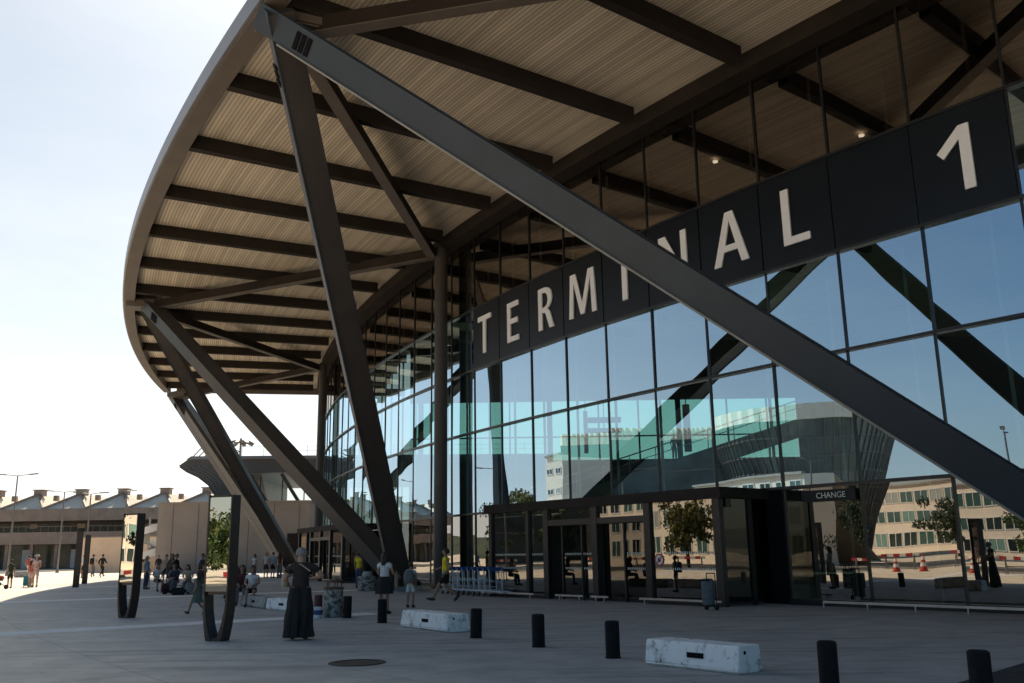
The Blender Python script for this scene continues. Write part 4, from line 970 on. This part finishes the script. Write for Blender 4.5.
BASE = dict(pel=(0, 0, .96), wai=(0, .005, 1.10), che=(0, .01, 1.29), nb=(0, -.005, 1.455), nk=(0, .01, 1.53),
            shL=(-.175, -.005, 1.415), shR=(.175, -.005, 1.415), elL=(-.225, -.03, 1.14), elR=(.225, -.03, 1.14), wrL=(-.235, .05, .90), wrR=(.235, .05, .90),
            hiL=(-.092, 0, .92), hiR=(.092, 0, .92), knL=(-.10, .02, .50), knR=(.10, .02, .50), anL=(-.10, -.02, .085), anR=(.10, -.02, .085), toL=(-.115, .14, .03), toR=(.115, .14, .03))
def sitpose(lean=0):
    d = dict(BASE)
    for k in ('pel', 'wai', 'che', 'nb', 'nk', 'shL', 'shR', 'elL', 'elR'):
        x, y, z = d[k]; h = z - .96; d[k] = (x, y + h * lean, z - .42)
    d['elL'] = (-.23, .10 + .2 * lean, .78); d['elR'] = (.23, .10 + .2 * lean, .78); d['wrL'] = (-.12, .34, .70); d['wrR'] = (.12, .34, .70)
    d.update(hiL=(-.095, .02, .52), hiR=(.095, .02, .52), knL=(-.12, .43, .52), knR=(.12, .43, .52), anL=(-.12, .42, .09), anR=(.12, .46, .09), toL=(-.13, .58, .03), toR=(.13, .62, .03)); return d
WALK = dict(BASE, knL=(-.10, .20, .53), anL=(-.10, .36, .12), toL=(-.11, .52, .10), knR=(.10, .02, .49), anR=(.10, -.34, .20), toR=(.11, -.26, .05), elL=(-.23, -.16, 1.16), wrL=(-.22, -.02, .95), elR=(.23, .08, 1.16), wrR=(.20, .30, 1.08))
def person(loc, face, H, lab, top='white', bottom='denim', kind='trousers', pose=BASE, skin=0, hair='brown', hlen='short', sleeve=.55, shoes='shoe', tilt=0, turn=0, group=None, width=1., hat=None):
    J = {k: V(v) for k, v in pose.items()}; J['ct'] = J['che'].lerp(J['nb'], .62)
    fx, fy = face; root = empty('person', (*loc, 0), math.atan2(fy, fx) - math.pi / 2); s = H / 1.75; root.scale = (s * width, s * width, s)
    tag(root, lab, 'person', group)
    names = list(J); idx = {n_: i for i, n_ in enumerate(names)}
    rd = dict(pel=(.145, .105), wai=(.125, .095), che=(.15, .108), ct=(.10, .07), nb=(.06, .056), nk=.052, shL=.062, shR=.062, elL=.043, elR=.043, wrL=(.03, .026), wrR=(.03, .026), hiL=.09, hiR=.09, knL=.058, knR=.058, anL=.04, anR=.04, toL=(.036, .025), toR=(.036, .025))
    hm = Matrix.Translation(J['nk'] + V((0, 0, 0))) @ Euler((R(-tilt), 0, R(turn))).to_matrix().to_4x4()
    vs = [J[n_] for n_ in names]; rr = [rd[n_] for n_ in names]
    ed = [('pel', 'wai'), ('wai', 'che'), ('che', 'ct'), ('ct', 'nb'), ('nb', 'nk'), ('ct', 'shL'), ('ct', 'shR'), ('shL', 'elL'), ('shR', 'elR'), ('elL', 'wrL'), ('elR', 'wrR'), ('pel', 'hiL'), ('pel', 'hiR'), ('hiL', 'knL'), ('hiR', 'knR'), ('knL', 'anL'), ('knR', 'anR'), ('anL', 'toL'), ('anR', 'toR')]
    edges = [(idx[a], idx[c]) for a, c in ed]
    def addv(p, r_, par):
        vs.append(p); rr.append(r_); edges.append((par, len(vs) - 1)); return len(vs) - 1
    j1 = addv(hm @ V((0, .022, .055)), (.062, .068), idx['nk']); j2 = addv(hm @ V((0, .012, .125)), (.078, .092), j1); addv(hm @ V((0, -.002, .185)), (.064, .078), j2)
    # palms
    ex = MB()
    for sd in 'LR':
        w, e = J['wr' + sd], J['el' + sd]; dr_ = (w - e).normalized(); pm = w + dr_ * .085
        addv(pm, (.036, .02), idx['wr' + sd])
        sx = V((1, 0, 0)); sx = (sx - dr_ * sx.dot(dr_)); sx = sx.normalized() if sx.length > .1 else V((0, 0, 1)); ac = dr_.cross(sx).normalized()
        for i, ln in enumerate((.072, .082, .077, .06)):
            b0 = pm + dr_ * .012 + ac * (-.03 + .02 * i); b1 = b0 + dr_ * ln * .55; b2 = b1 + (dr_ * .75 + sx * (.55 if sd == 'L' else -.55)).normalized() * ln * .5
            ex.tube(b0, b1, .0095, .0088, n=6); ex.tube(b1, b2, .0088, .0065, n=6)
        b0 = w + dr_ * .04 + ac * -.028; b1 = b0 + (dr_ * .5 - ac * .7).normalized() * .045; ex.tube(b0, b1, .012, .0105, n=6); ex.tube(b1, b1 + (dr_ * .9 - ac * .2).normalized() * .035, .0105, .008, n=6)
    def hb(c, r_, mi): ex.cur = mi; ex.ball(hm @ V(c), r_, 8, 6, hm.to_3x3())
    hb((0, .112, .108), (.013, .02, .024), 0); hb((-.083, .0, .115), (.012, .022, .032), 0); hb((.083, .0, .115), (.012, .022, .032), 0)
    hb((-.032, .096, .135), (.013, .008, .008), 1); hb((.032, .096, .135), (.013, .008, .008), 1); hb((0, .098, .066), (.024, .008, .006), 2)
    me = skin_me(vs, edges, rr); link_me(me, 'body', [SK[skin], M['eye'], CL['maroon']], root, ex)
    # hair
    hq = MB(); n_, m_ = 16, 12
    for j in range(m_):
        for i in range(n_):
            def q_(jj, ii):
                ph = math.pi * jj / m_ * .78; a = 2 * math.pi * ii / n_; return V((.092 * math.sin(ph) * math.cos(a), -.012 + .108 * math.sin(ph) * math.sin(a), .135 + .108 * math.cos(ph)))
            ps = [q_(j, i), q_(j + 1, i), q_(j + 1, i + 1), q_(j, i + 1)]; c_ = sum(ps, V()) / 4
            if c_.y > .03 and c_.z < .185 or (c_.y > -.02 and c_.z < .115): continue
            hq.quad(*[hm @ (p_ + V((random.uniform(-1, 1), random.uniform(-1, 1), random.uniform(-1, 1))) * .003) for p_ in ps])
    if hlen == 'long':
        for k_ in range(9):
            a = R(200 + k_ * 17.5); x_, y_ = .08 * math.cos(a), -.01 + .095 * math.sin(a)
            hq.tube(hm @ V((x_, y_, .15)), hm @ V((x_ * 1.05, y_ * 1.0 - .01, -.03)), .036, .034, n=6); hq.tube(hm @ V((x_ * 1.05, y_ - .01, -.03)), hm @ V((x_ * .9, y_ - .02, -.15)), .034, .012, n=6)
    if hlen != 'bald': hq.build('hair', HR[hair], root, smooth=True, weld=True)
    if hat:
        q = MB(); q.lathe([(0, .275), (.07, .27), (.098, .22), (.104, .185), (.17, .172), (.165, .165), (.1, .18)], n=20); q.v = [hm @ p_ for p_ in q.v]; q.build('hat', CL[hat], root, smooth=True)
    # top
    g_ = .02
    hem = J['pel'].lerp(J['wai'], -.35) if kind in ('trousers', 'shorts', 'long_skirt') and pose.get('pel', (0, 0, 1))[2] > .8 else J['pel'].lerp(J['wai'], .4)
    tv = [hem, J['wai'], J['che'], J['nb'].lerp(J['nk'], .22), J['shL'], J['shR'], J['shL'].lerp(J['elL'], sleeve), J['shR'].lerp(J['elR'], sleeve), J['ct']]
    tr_ = [(.178, .138), (.15, .115), (.176, .132), (.098, .094), .088, .088, .070, .070, (.165, .128)]; te = [(0, 1), (1, 2), (2, 8), (8, 3), (8, 4), (8, 5), (4, 6), (5, 7)]
    if sleeve > .9:
        tv += [J['elL'].lerp(J['wrL'], .9), J['elR'].lerp(J['wrR'], .9)]; tr_ += [.045, .045]; te += [(6, 9), (7, 10)]; tv[6] = J['elL']; tv[7] = J['elR']
    link_me(skin_me(tv, te, tr_), 'top', CL[top], root)
    if kind == 'long_skirt':
        q = MB()
        for sx_, ph_ in ((-1, .3), (1, 1.7)):
            pts = [(.088 + .042 * min(1, j / 4) + .006 * math.sin(j * .9 + ph_) + .045 * (j / 14) ** 2.2, .99 - .935 * j / 14) for j in range(15)]
            q.lathe(pts + [(pts[-1][0] - .03, .065)], (.076 * sx_, -.01 + .015 * sx_, 0), n=40, sx=1, sy=1.0, wob=lambda a, j, p_=ph_: 1 + .10 * min(1, j / 9) * math.sin(a * 6 + p_ + .25 * j) + .05 * min(1, j / 12) * math.sin(a * 15 + p_ * 3))
        q.build('wide_trousers', CL[bottom], root, smooth=True)
    elif kind in ('trousers', 'shorts'):
        f = .93 if kind == 'trousers' else None
        bv = [J['pel'] + V((0, 0, .09)), J['pel'], J['hiL'], J['hiR']]; br = [(.138, .108), (.158, .12), .105, .105]; be = [(0, 1), (1, 2), (1, 3)]
        if kind == 'trousers':
            bv += [J['knL'], J['knR'], J['knL'].lerp(J['anL'], f), J['knR'].lerp(J['anR'], f)]; br += [.08, .08, .066, .066]; be += [(2, 4), (3, 5), (4, 6), (5, 7)]
        else:
            bv += [J['hiL'].lerp(J['knL'], .85), J['hiR'].lerp(J['knR'], .85)]; br += [.092, .092]; be += [(2, 4), (3, 5)]
        link_me(skin_me(bv, be, br), kind, CL[bottom], root)
    else:
        z1 = {'skirt': .58, 'long_skirt': .07, 'dress': .5}[kind]; z0 = 1.07 if kind != 'long_skirt' else 1.02; q = MB(); pts = []
        for j in range(13):
            t = j / 12; rr_ = (.165 if kind != 'long_skirt' else .158) + (.095 if kind != 'long_skirt' else .062) * t ** (.55 if kind == 'skirt' else 1.9); pts.append((rr_, z0 + (z1 - z0) * t))
        q.lathe(pts + [(pts[-1][0] - .02, z1 + .01)], (J['pel'].x, J['pel'].y, 0), n=44, sx=1, sy=.82, wob=lambda a, j: 1 + (.13 if kind == 'long_skirt' else .065) * (j / 12) ** .6 * math.sin(a * (9 if kind == 'long_skirt' else 7) + math.sin(a * 2)) + .03 * (j / 12) * math.sin(a * 17) - (.22 * min(1, j / 5) * (math.exp(-((a - 1.57) / .22) ** 2) + math.exp(-((a - 4.71) / .22) ** 2)) if kind == 'long_skirt' else 0))
        q.build('skirt', CL[bottom], root, smooth=True)
    for sd in 'LR':
        a_, t_ = J['an' + sd], J['to' + sd]; dr_ = (t_ - a_); dr_ = V((dr_.x, dr_.y, dr_.z * .5))
        q = MB(); a0 = a_ + V((0, 0, -.03)); M3 = Matrix.Rotation(math.atan2(-dr_.x, dr_.y), 3, 'Z') @ Matrix.Rotation(math.atan2(t_.z - a_.z + .05, V((dr_.x, dr_.y)).length), 3, 'X')
        q.ball(a_.lerp(t_, .42) + V((0, 0, -.005)), (.05, .145, .05), 12, 8, M3); q.ball(a_ + V((0, 0, .005)), (.05, .055, .05), 10, 7); q.build('shoe', M[shoes], root, smooth=True)
    return root
def bag(root, c, d, m, name, strap=None):
    q = MB(); q.lathe([(0, -.5), (.4, -.5), (.5, -.42), (.5, .2), (.42, .45), (.2, .5), (0, .5)], n=18); q.v = [V((p.x * d[0], p.y * d[1], p.z * d[2])) + V(c) for p in q.v]
    o = q.build(name, m, root, smooth=True)
    if strap:
        s_ = MB(); s_.path([V(p) for p in strap], .014, n=6); s_.build('strap', m, o)
    return o

# the man in black with a long skirt, seen from behind, elbow out
pm = dict(BASE, elR=(.36, .02, 1.20), wrR=(.20, .22, 1.16), elL=(-.26, .0, 1.16), wrL=(-.22, .2, 1.05))
p_ = person((-4.34, 18.95), (-.15, 1), 1.78, 'man in a black T-shirt and long wide black trousers seen from behind, elbow out', 'faded', 'black', 'long_skirt', pm, 0, 'grey', 'short', .62, tilt=16, turn=12, width=1.2)
bag(p_, (-.27, .12, 1.12), (.12, .16, .24), CL['beige'], 'shoulder_bag', [(-.25, .1, 1.2), (-.13, .12, 1.42), (.0, -.13, 1.44), (.16, -.14, 1.3)])
# woman, white shirt, black skirt
pw = dict(BASE, elR=(.27, .02, 1.15), wrR=(.33, .22, 1.08), elL=(-.22, .05, 1.15), wrL=(-.12, .24, 1.1), anR=(.13, -.03, .085), toR=(.15, .12, .03))
p_ = person((-3.68, 26.3), (.25, 1), 1.67, 'woman in a white T-shirt and flared black skirt seen from behind', 'white', 'black', 'skirt', pw, 1, 'brown', 'long', .5)
bag(p_, (.34, .1, .93), (.06, .24, .34), CL['beige'], 'tote_bag', [(.34, .0, 1.05), (.335, .1, 1.22), (.34, .2, 1.05)])
# boy with grey backpack
p_ = person((-3.27, 29.2), (.2, 1), 1.37, 'boy in white shorts and shirt carrying a big grey backpack', 'white', 'white', 'shorts', dict(BASE, wrL=(-.21, .0, .9), wrR=(.21, .0, .9)), 1, 'brown', 'short', .5, width=1.08)
bag(p_, (0, -.19, 1.2), (.36, .2, .52), CL['grey'], 'backpack', [(-.12, -.12, 1.4), (-.13, .1, 1.42), (-.14, .13, 1.2), (-.14, -.05, 1.05)])
# walking man in yellow
p_ = person((-2.4, 32.3), (-1, .1), 1.78, 'man in a bright yellow T-shirt and black shorts striding left past the luggage trolleys', 'yellow', 'black', 'shorts', WALK, 1, 'black', 'short', .5, width=1.15)
# person in yellow by the far bin
person((-7.75, 46.3), (.5, 1), 1.74, 'person in a yellow top standing behind the squat concrete bin near the strut feet', 'yellow', 'denim', 'trousers', dict(BASE), 1, 'black', 'short', .5)
# child in grey-green dress, walking behind the near totem
person((-9.2, 27.2), (-1, .5), 1.22, 'child in a grey-green dress stepping out from behind the nearest totem', 'green', 'green', 'dress', WALK, 1, 'brown', 'long', .5)
# group at the seat blocks, left of the near totem
person((-18.6, 50.6), (.6, -1), 1.80, 'woman with long brown hair in brown standing at the left of the seated group', 'brownc', 'maroon', 'dress', dict(BASE), 1, 'brown', 'long', .95)
person((-15.75, 43.6), (-.4, -1), 1.75, 'person in a navy jacket sitting hunched, back towards the standing woman', 'navy', 'grey', 'trousers', sitpose(.35), 1, 'brown', 'short', .95)
person((-14.85, 42.6), (.1, -1), 1.70, 'person in a pale top sitting low on the left seat block', 'beige', 'grey', 'trousers', sitpose(.45), 0, 'brown', 'long', .5, tilt=20)
person((-13.7, 41.1), (.5, -1), 1.72, 'person in black and red sitting on the right seat block', 'maroon', 'black', 'trousers', sitpose(.3), 1, 'black', 'short', .95, tilt=15)
person((-17.9, 53.4), (.3, -1), 1.80, 'person in a light blue shirt standing just left of the nearest totem', 'blue', 'black', 'trousers', dict(BASE, wrL=(-.1, .25, 1.1)), 1, 'brown', 'short', .9)
person((-16.9, 50.5), (-.6, -1), 1.75, 'person in black standing beside the one in the light blue shirt', 'black', 'black', 'trousers', dict(BASE), 1, 'black', 'short', .95)
person((-29.8, 78.0), (.6, -.6), 1.80, 'person in dark clothes standing by the corner of the concrete block', 'black', 'navy', 'trousers', dict(BASE), 1, 'black', 'short', .95)
person((-16.6, 45.6), (.2, -1), 1.72, 'person in grey sitting at the back of the seated group, left of the black bag', 'grey', 'denim', 'trousers', sitpose(.3), 0, 'black', 'short', .95, tilt=10)
person((-13.0, 42.0), (.9, -.5), 1.70, 'person in a dark green top sitting sideways behind the right seat block', 'dgreen', 'black', 'trousers', sitpose(.25), 1, 'brown', 'long', .5)
person((-17.2, 47.3), (.9, -.3), 1.78, 'tall person in black bending over the seated group', 'black', 'denim', 'trousers', dict(BASE, wrL=(-.15, .3, .95), wrR=(.15, .3, .95)), 1, 'brown', 'short', .95, tilt=20)
person((-15.2, 50.2), (-.8, -.6), 1.74, 'woman in a white top and dark skirt standing behind the seated group', 'white', 'navy', 'skirt', dict(BASE), 0, 'blond', 'long', .5)
for p_, f_, h_, lab_, a_ in (((-19.4, 49.2), (1, -.2), 1.70, 'woman in a pale blue top standing at the far left of the seated group', ('blue', 'denim', 'trousers', dict(BASE), 0, 'blond', 'long', .5)),
        ((-17.6, 45.9), (.7, -.7), 1.72, 'person in a white shirt sitting low on the paving left of the seated group', ('white', 'navy', 'shorts', sitpose(.3), 1, 'black', 'short', .5)),
        ((-13.9, 44.3), (-.5, -.8), 1.75, 'person in a light brown jacket standing among the seated group', ('brownc', 'denim', 'trousers', dict(BASE), 0, 'brown', 'short', .95)),
        ((-12.0, 39.8), (.1, -1), 1.70, 'person in a pink top sitting at the right end of the seated group', ('pink', 'denim', 'trousers', sitpose(.35), 0, 'brown', 'long', .5)),
        ((-11.6, 37.9), (.3, -1), 1.72, 'person in red sitting just behind the couple on the grey barrier', ('red', 'black', 'trousers', sitpose(.25), 1, 'black', 'short', .5)),
        ((-10.4, 35.2), (-.3, -1), 1.68, 'person in black sitting between the couple and the person in red', ('black', 'grey', 'trousers', sitpose(.35), 1, 'brown', 'long', .95)),
        ((-21.5, 57.5), (.5, -1), 1.78, 'man in a beige shirt standing behind the group, near the thin steel post', ('beige', 'black', 'shorts', dict(BASE), 0, 'brown', 'short', .5))):
    person(p_, f_, h_, lab_, *a_)
bb = empty('backpack', (-15.9, 42.6, 0), R(40)); tag(bb, 'dark maroon backpack standing on the paving by the seated group', 'bag')
q = MB(); q.box((0, 0, .24), (.34, .24, .48)); q.build('pack', CL['maroon'], bb, bevel=.08); q = MB(); q.box((0, -.14, .17), (.24, .06, .22)); q.build('pocket', CL['black'], bb, bevel=.025)
# couple and bystanders right of the near totem
person((-8.75, 31.25), (.1, -1), 1.72, 'person with sunglasses and a white shirt sitting on the grey barrier', 'white', 'black', 'shorts', sitpose(.2), 1, 'brown', 'short', .5)
person((-9.35, 32.1), (.2, -1), 1.75, 'person in maroon sitting close behind the nearest totem', 'maroon', 'grey', 'trousers', sitpose(.25), 1, 'brown', 'long', .95)
person((-19.5, 69.8), (-.3, -1), 1.75, 'person in a white top standing far back, just right of the nearest totem', 'white', 'denim', 'trousers', dict(BASE), 1, 'brown', 'long', .5)
person((-18.4, 69.0), (-.1, 1), 1.86, 'person in a white T-shirt and black shorts, left of the pair far back', 'white', 'black', 'shorts', dict(BASE), 0, 'blond', 'short', .5)
person((-17.95, 69.2), (.3, 1), 1.86, 'person in a pale blue shirt, right of the pair far back', 'blue', 'black', 'shorts', dict(BASE), 0, 'brown', 'short', .5)
p_ = person((-17.0, 67.4), (.2, 1), 1.90, 'person in dark maroon with a shoulder bag, standing far back beside the pair', 'maroon', 'grey', 'trousers', dict(BASE), 1, 'black', 'long', .5)
bag(p_, (.26, .05, 1.0), (.12, .2, .3), CL['black'], 'shoulder_bag')
# people in the sun
p_ = person((-28.5, 55.6), (.2, -1), 1.86, 'woman in a white sun hat and pale pink clothes standing beside a teal suitcase', 'pink', 'pink', 'shorts', dict(BASE, wrL=(-.12, .2, 1.1), elL=(-.23, .05, 1.12)), 0, 'brown', 'long', .4, hat='white')
person((-29.1, 56.2), (.3, 1), 1.62, 'child in pink and red standing close to the woman with the sun hat', 'red', 'pink', 'shorts', dict(BASE), 0, 'brown', 'long', .4, hat='white')
sc_ = empty('suitcase', (-29.5, 56.6, 0), R(30)); tag(sc_, 'teal hard-shell suitcase standing upright in the sun', 'suitcase')
q = MB(); q.box((0, 0, .36), (.42, .26, .58)); q.build('shell', CL['teal'], sc_, bevel=.04); q = MB(); q.path([(-.12, .1, .64), (-.12, .1, .95), (.12, .1, .95), (.12, .1, .64)], .012); q.build('handle', M['stainless'], sc_)
for x_ in (-.16, .16):
    q = MB(); q.tube((x_ - .02, 0, .035), (x_ + .02, 0, .035), .035, n=10); q.build('wheel', M['tyre'], sc_)
person((-29.3, 54.3), (-.8, .6), 1.62, 'boy in a dark green T-shirt standing beside the pushchair', 'dgreen', 'black', 'shorts', dict(BASE, wrL=(-.2, .25, 1.1)), 1, 'brown', 'short', .5)
st = empty('pushchair', (-29.4, 53.2, 0), R(-60)); tag(st, 'loaded dark pushchair with a red blanket at the left edge in the sun', 'pushchair')
q = MB()
for s_ in (-.25, .25): q.path([(s_, -.45, 1.05), (s_, -.2, .55), (s_, .45, .12)], .016); q.path([(s_, .3, .6), (s_, -.4, .12)], .016)
q.path([(-.25, -.45, 1.05), (.25, -.45, 1.05)], .018); q.build('frame', M['lampgrey'], st)
q = MB(); q.prism([(-.22, -.25, .5), (-.22, .25, .45), (-.22, .3, .52), (-.22, -.15, .62), (-.22, -.32, 1.05), (-.22, -.4, 1.0)], (0, 0, 0), (.44, 0, 0)); q.build('seat', CL['black'], st)
q = MB()
for i in range(7):
    a0, a1 = R(60 + i * 15), R(75 + i * 15); q.quad((-.24, .45 * math.cos(a0) - .05, .62 + .52 * math.sin(a0)), (.24, .45 * math.cos(a0) - .05, .62 + .52 * math.sin(a0)), (.24, .45 * math.cos(a1) - .05, .62 + .52 * math.sin(a1)), (-.24, .45 * math.cos(a1) - .05, .62 + .52 * math.sin(a1)))
q.build('hood', CL['black'], st, smooth=True)
q = MB(); q.ball((0, .08, .62), (.2, .26, .14), 14, 9); q.build('blanket', CL['red'], st, smooth=True); q = MB(); q.box((0, -.05, .28), (.4, .5, .18)); q.build('basket', CL['black'], st, bevel=.03)
for x_, y_ in ((-.27, .45), (.27, .45), (-.27, -.4), (.27, -.4)):
    q = MB(); q.tube((x_ - .02, y_, .12), (x_ + .02, y_, .12), .12, n=16); q.build('wheel', M['tyre'], st)
person((-45.5, 87.3), (.3, 1), 1.95, 'person in a red top walking away in the sun behind the pushchair', 'red', 'white', 'shorts', WALK, 0, 'brown', 'short', .5)
p_ = person((-36.9, 81.6), (.1, 1), 1.95, 'person with a black backpack walking away in the sun, left of a pair', 'white', 'grey', 'trousers', WALK, 0, 'brown', 'short', .5)
bag(p_, (0, -.2, 1.22), (.34, .2, .5), CL['black'], 'backpack')
person((-36.0, 81.4), (.2, 1), 1.95, 'person in black walking away in the sun, right of a pair', 'black', 'black', 'trousers', WALK, 1, 'black', 'short', .95)
person((-36.6, 79.2), (-.2, 1), 1.92, 'person in white and black half hidden behind the distant edge-on totems', 'white', 'black', 'shorts', dict(BASE), 1, 'brown', 'short', .5)
person((-36.3, 90.5), (0, -1), 1.78, 'person in dark clothes standing at the foot of the white spiral stair', 'black', 'denim', 'trousers', dict(BASE), 1, 'brown', 'short', .9)
b = MB(); b.box((0, 0, .25), (1.5, .5, .5)); o = b.build('planter_bench', M['conc'], bevel=.03); o.location = (-45.2, 86.0, 0); tag(o, 'low concrete bench in the sun behind the boy', 'bench')
# somebody on the walkway inside
p_ = person((10.8, 61.2), (.3, -1), 1.75, 'person in a white shirt on the walkway inside, seen through the glass', 'white', 'white', 'trousers', dict(BASE), 1, 'black', 'short', .5); p_.location.z = 7.46
# dark bag by the seat blocks
b = empty('travel_bag', (-14.9, 41.5, 0), R(20)); tag(b, 'black travel bag lying on the paving in front of the seat blocks', 'bag')
q = MB(); q.box((0, 0, .16), (.7, .35, .32)); q.build('bag', CL['black'], b, bevel=.09); q = MB(); q.path([(-.15, 0, .3), (-.1, 0, .42), (.1, 0, .42), (.15, 0, .3)], .015); q.build('handle', CL['black'], b)

# ------------------------------------------------------------------ light, sky, camera
SUNV = V((-3.6, 16.8, 17.7)).normalized(); el = math.asin(SUNV.z); azc = math.atan2(SUNV.x, SUNV.y)     # azc: clockwise from +Y
w = bpy.data.worlds.new('World'); sc.world = w; w.use_nodes = True; nt = w.node_tree
sky = nt.nodes.new('ShaderNodeTexSky'); sky.sky_type = 'NISHITA'; sky.sun_disc = False; sky.sun_elevation = el; sky.sun_rotation = azc
sky.air_density = 1.0; sky.dust_density = .8; sky.ozone_density = 1.0; sky.altitude = 200
hs = nt.nodes.new('ShaderNodeHueSaturation'); hs.inputs['Saturation'].default_value = .95
tn = nt.nodes.new('ShaderNodeVectorMath'); tn.operation = 'MULTIPLY'; tn.inputs[1].default_value = (.96, 1.02, .97); nt.links.new(sky.outputs[0], tn.inputs[0])
nt.links.new(tn.outputs[0], hs.inputs['Color'])
# 
# pale haze near the horizon, brighter towards the sun
tcw = nt.nodes.new('ShaderNodeTexCoord'); sx = nt.nodes.new('ShaderNodeSeparateXYZ'); nt.links.new(tcw.outputs['Generated'], sx.inputs[0])
def mth(op, a, c=None):
    n_ = nt.nodes.new('ShaderNodeMath'); n_.operation = op
    for k_, x_ in enumerate((a, c)):
        if x_ is None: continue
        if isinstance(x_, (int, float)): n_.inputs[k_].default_value = x_
        else: nt.links.new(x_, n_.inputs[k_])
    return n_.outputs[0]
dt_ = nt.nodes.new('ShaderNodeVectorMath'); dt_.operation = 'DOT_PRODUCT'; nt.links.new(tcw.outputs['Generated'], dt_.inputs[0]); dt_.inputs[1].default_value = (math.sin(azc), math.cos(azc), 0)
nt.links.new(mth('MINIMUM', mth('MAXIMUM', mth('ADD', mth('MULTIPLY', dt_.outputs['Value'], -.8), .97), .65), 1.5), hs.inputs['Saturation'])
zz = mth('MAXIMUM', sx.outputs['Z'], 0.); hz = mth('MULTIPLY', mth('POWER', 2.718, mth('MULTIPLY', zz, mth('ADD', mth('MULTIPLY', dt_.outputs['Value'], 3.2), -7.6))), .94)
br = mth('ADD', mth('MULTIPLY', dt_.outputs['Value'], 3.7), 5.9)
cb = nt.nodes.new('ShaderNodeVectorMath'); cb.operation = 'SCALE'; cb.inputs[0].default_value = (1.0, .98, .94); 
nw_ = nt.nodes.new('ShaderNodeTexNoise'); nw_.inputs['Scale'].default_value = 2.2; nw_.inputs['Detail'].default_value = 6; nw_.inputs['Roughness'].default_value = .6
mpw = nt.nodes.new('ShaderNodeMapping'); mpw.inputs['Scale'].default_value = (1, 1, 3.5); nt.links.new(tcw.outputs['Generated'], mpw.inputs[0]); nt.links.new(mpw.outputs[0], nw_.inputs['Vector'])
wsp = mth('ADD', mth('MULTIPLY', nw_.outputs['Fac'], .5), .76)
br = mth('MULTIPLY', br, wsp)
nt.links.new(br, cb.inputs['Scale'])
hz2 = mth('MINIMUM', mth('ADD', hz, mth('MULTIPLY', mth('SUBTRACT', nw_.outputs['Fac'], .38), mth('ADD', mth('MULTIPLY', dt_.outputs['Value'], .2), .28))), .97); hz2 = mth('MAXIMUM', hz2, 0.)
mxw = nt.nodes.new('ShaderNodeMix'); mxw.data_type = 'RGBA'; nt.links.new(hz2, mxw.inputs[0]); nt.links.new(hs.outputs[0], mxw.inputs[6]); nt.links.new(cb.outputs[0], mxw.inputs[7])
nt.links.new(mxw.outputs[2], nt.nodes['Background'].inputs['Color']); nt.nodes['Background'].inputs['Strength'].default_value = .128
ld = bpy.data.lights.new('sun', 'SUN'); ld.energy = 6.6; ld.angle = R(.53); ld.color = (1, .88, .70)
lo = bpy.data.objects.new('sun', ld); col.objects.link(lo); lo.rotation_euler = SUNV.to_track_quat('Z', 'Y').to_euler(); lo.location = (0, 40, 60)
cd = bpy.data.cameras.new('camera'); cam = bpy.data.objects.new('camera', cd); col.objects.link(cam); sc.camera = cam
FPX, pitch, roll = 908.41, R(13.0156), R(-.8757)
cd.sensor_width = 36; cd.lens = 36 * FPX / 1024; cd.clip_end = 6000; cd.clip_start = .1
cp, sp, c_, s_ = math.cos(pitch), math.sin(pitch), math.cos(roll), math.sin(roll)
Fv, U0, R0 = V((0, cp, sp)), V((0, -sp, cp)), V((1, 0, 0)); Rv, Uv = R0 * c_ + U0 * s_, U0 * c_ - R0 * s_
cam.matrix_world = Matrix(((Rv.x, Uv.x, -Fv.x, 0), (Rv.y, Uv.y, -Fv.y, 0), (Rv.z, Uv.z, -Fv.z, 1.65), (0, 0, 0, 1)))
sc.view_settings.view_transform = 'Standard'; sc.view_settings.look = 'None'; sc.view_settings.exposure = 0; sc.view_settings.gamma = 1
sc.render.engine = 'CYCLES'; sc.cycles.use_denoising = True; sc.cycles.max_bounces = 10; sc.cycles.transparent_max_bounces = 16; sc.cycles.glossy_bounces = 6
sc.cycles.caustics_reflective = False; sc.cycles.caustics_refractive = False; sc.cycles.sample_clamp_indirect = 8
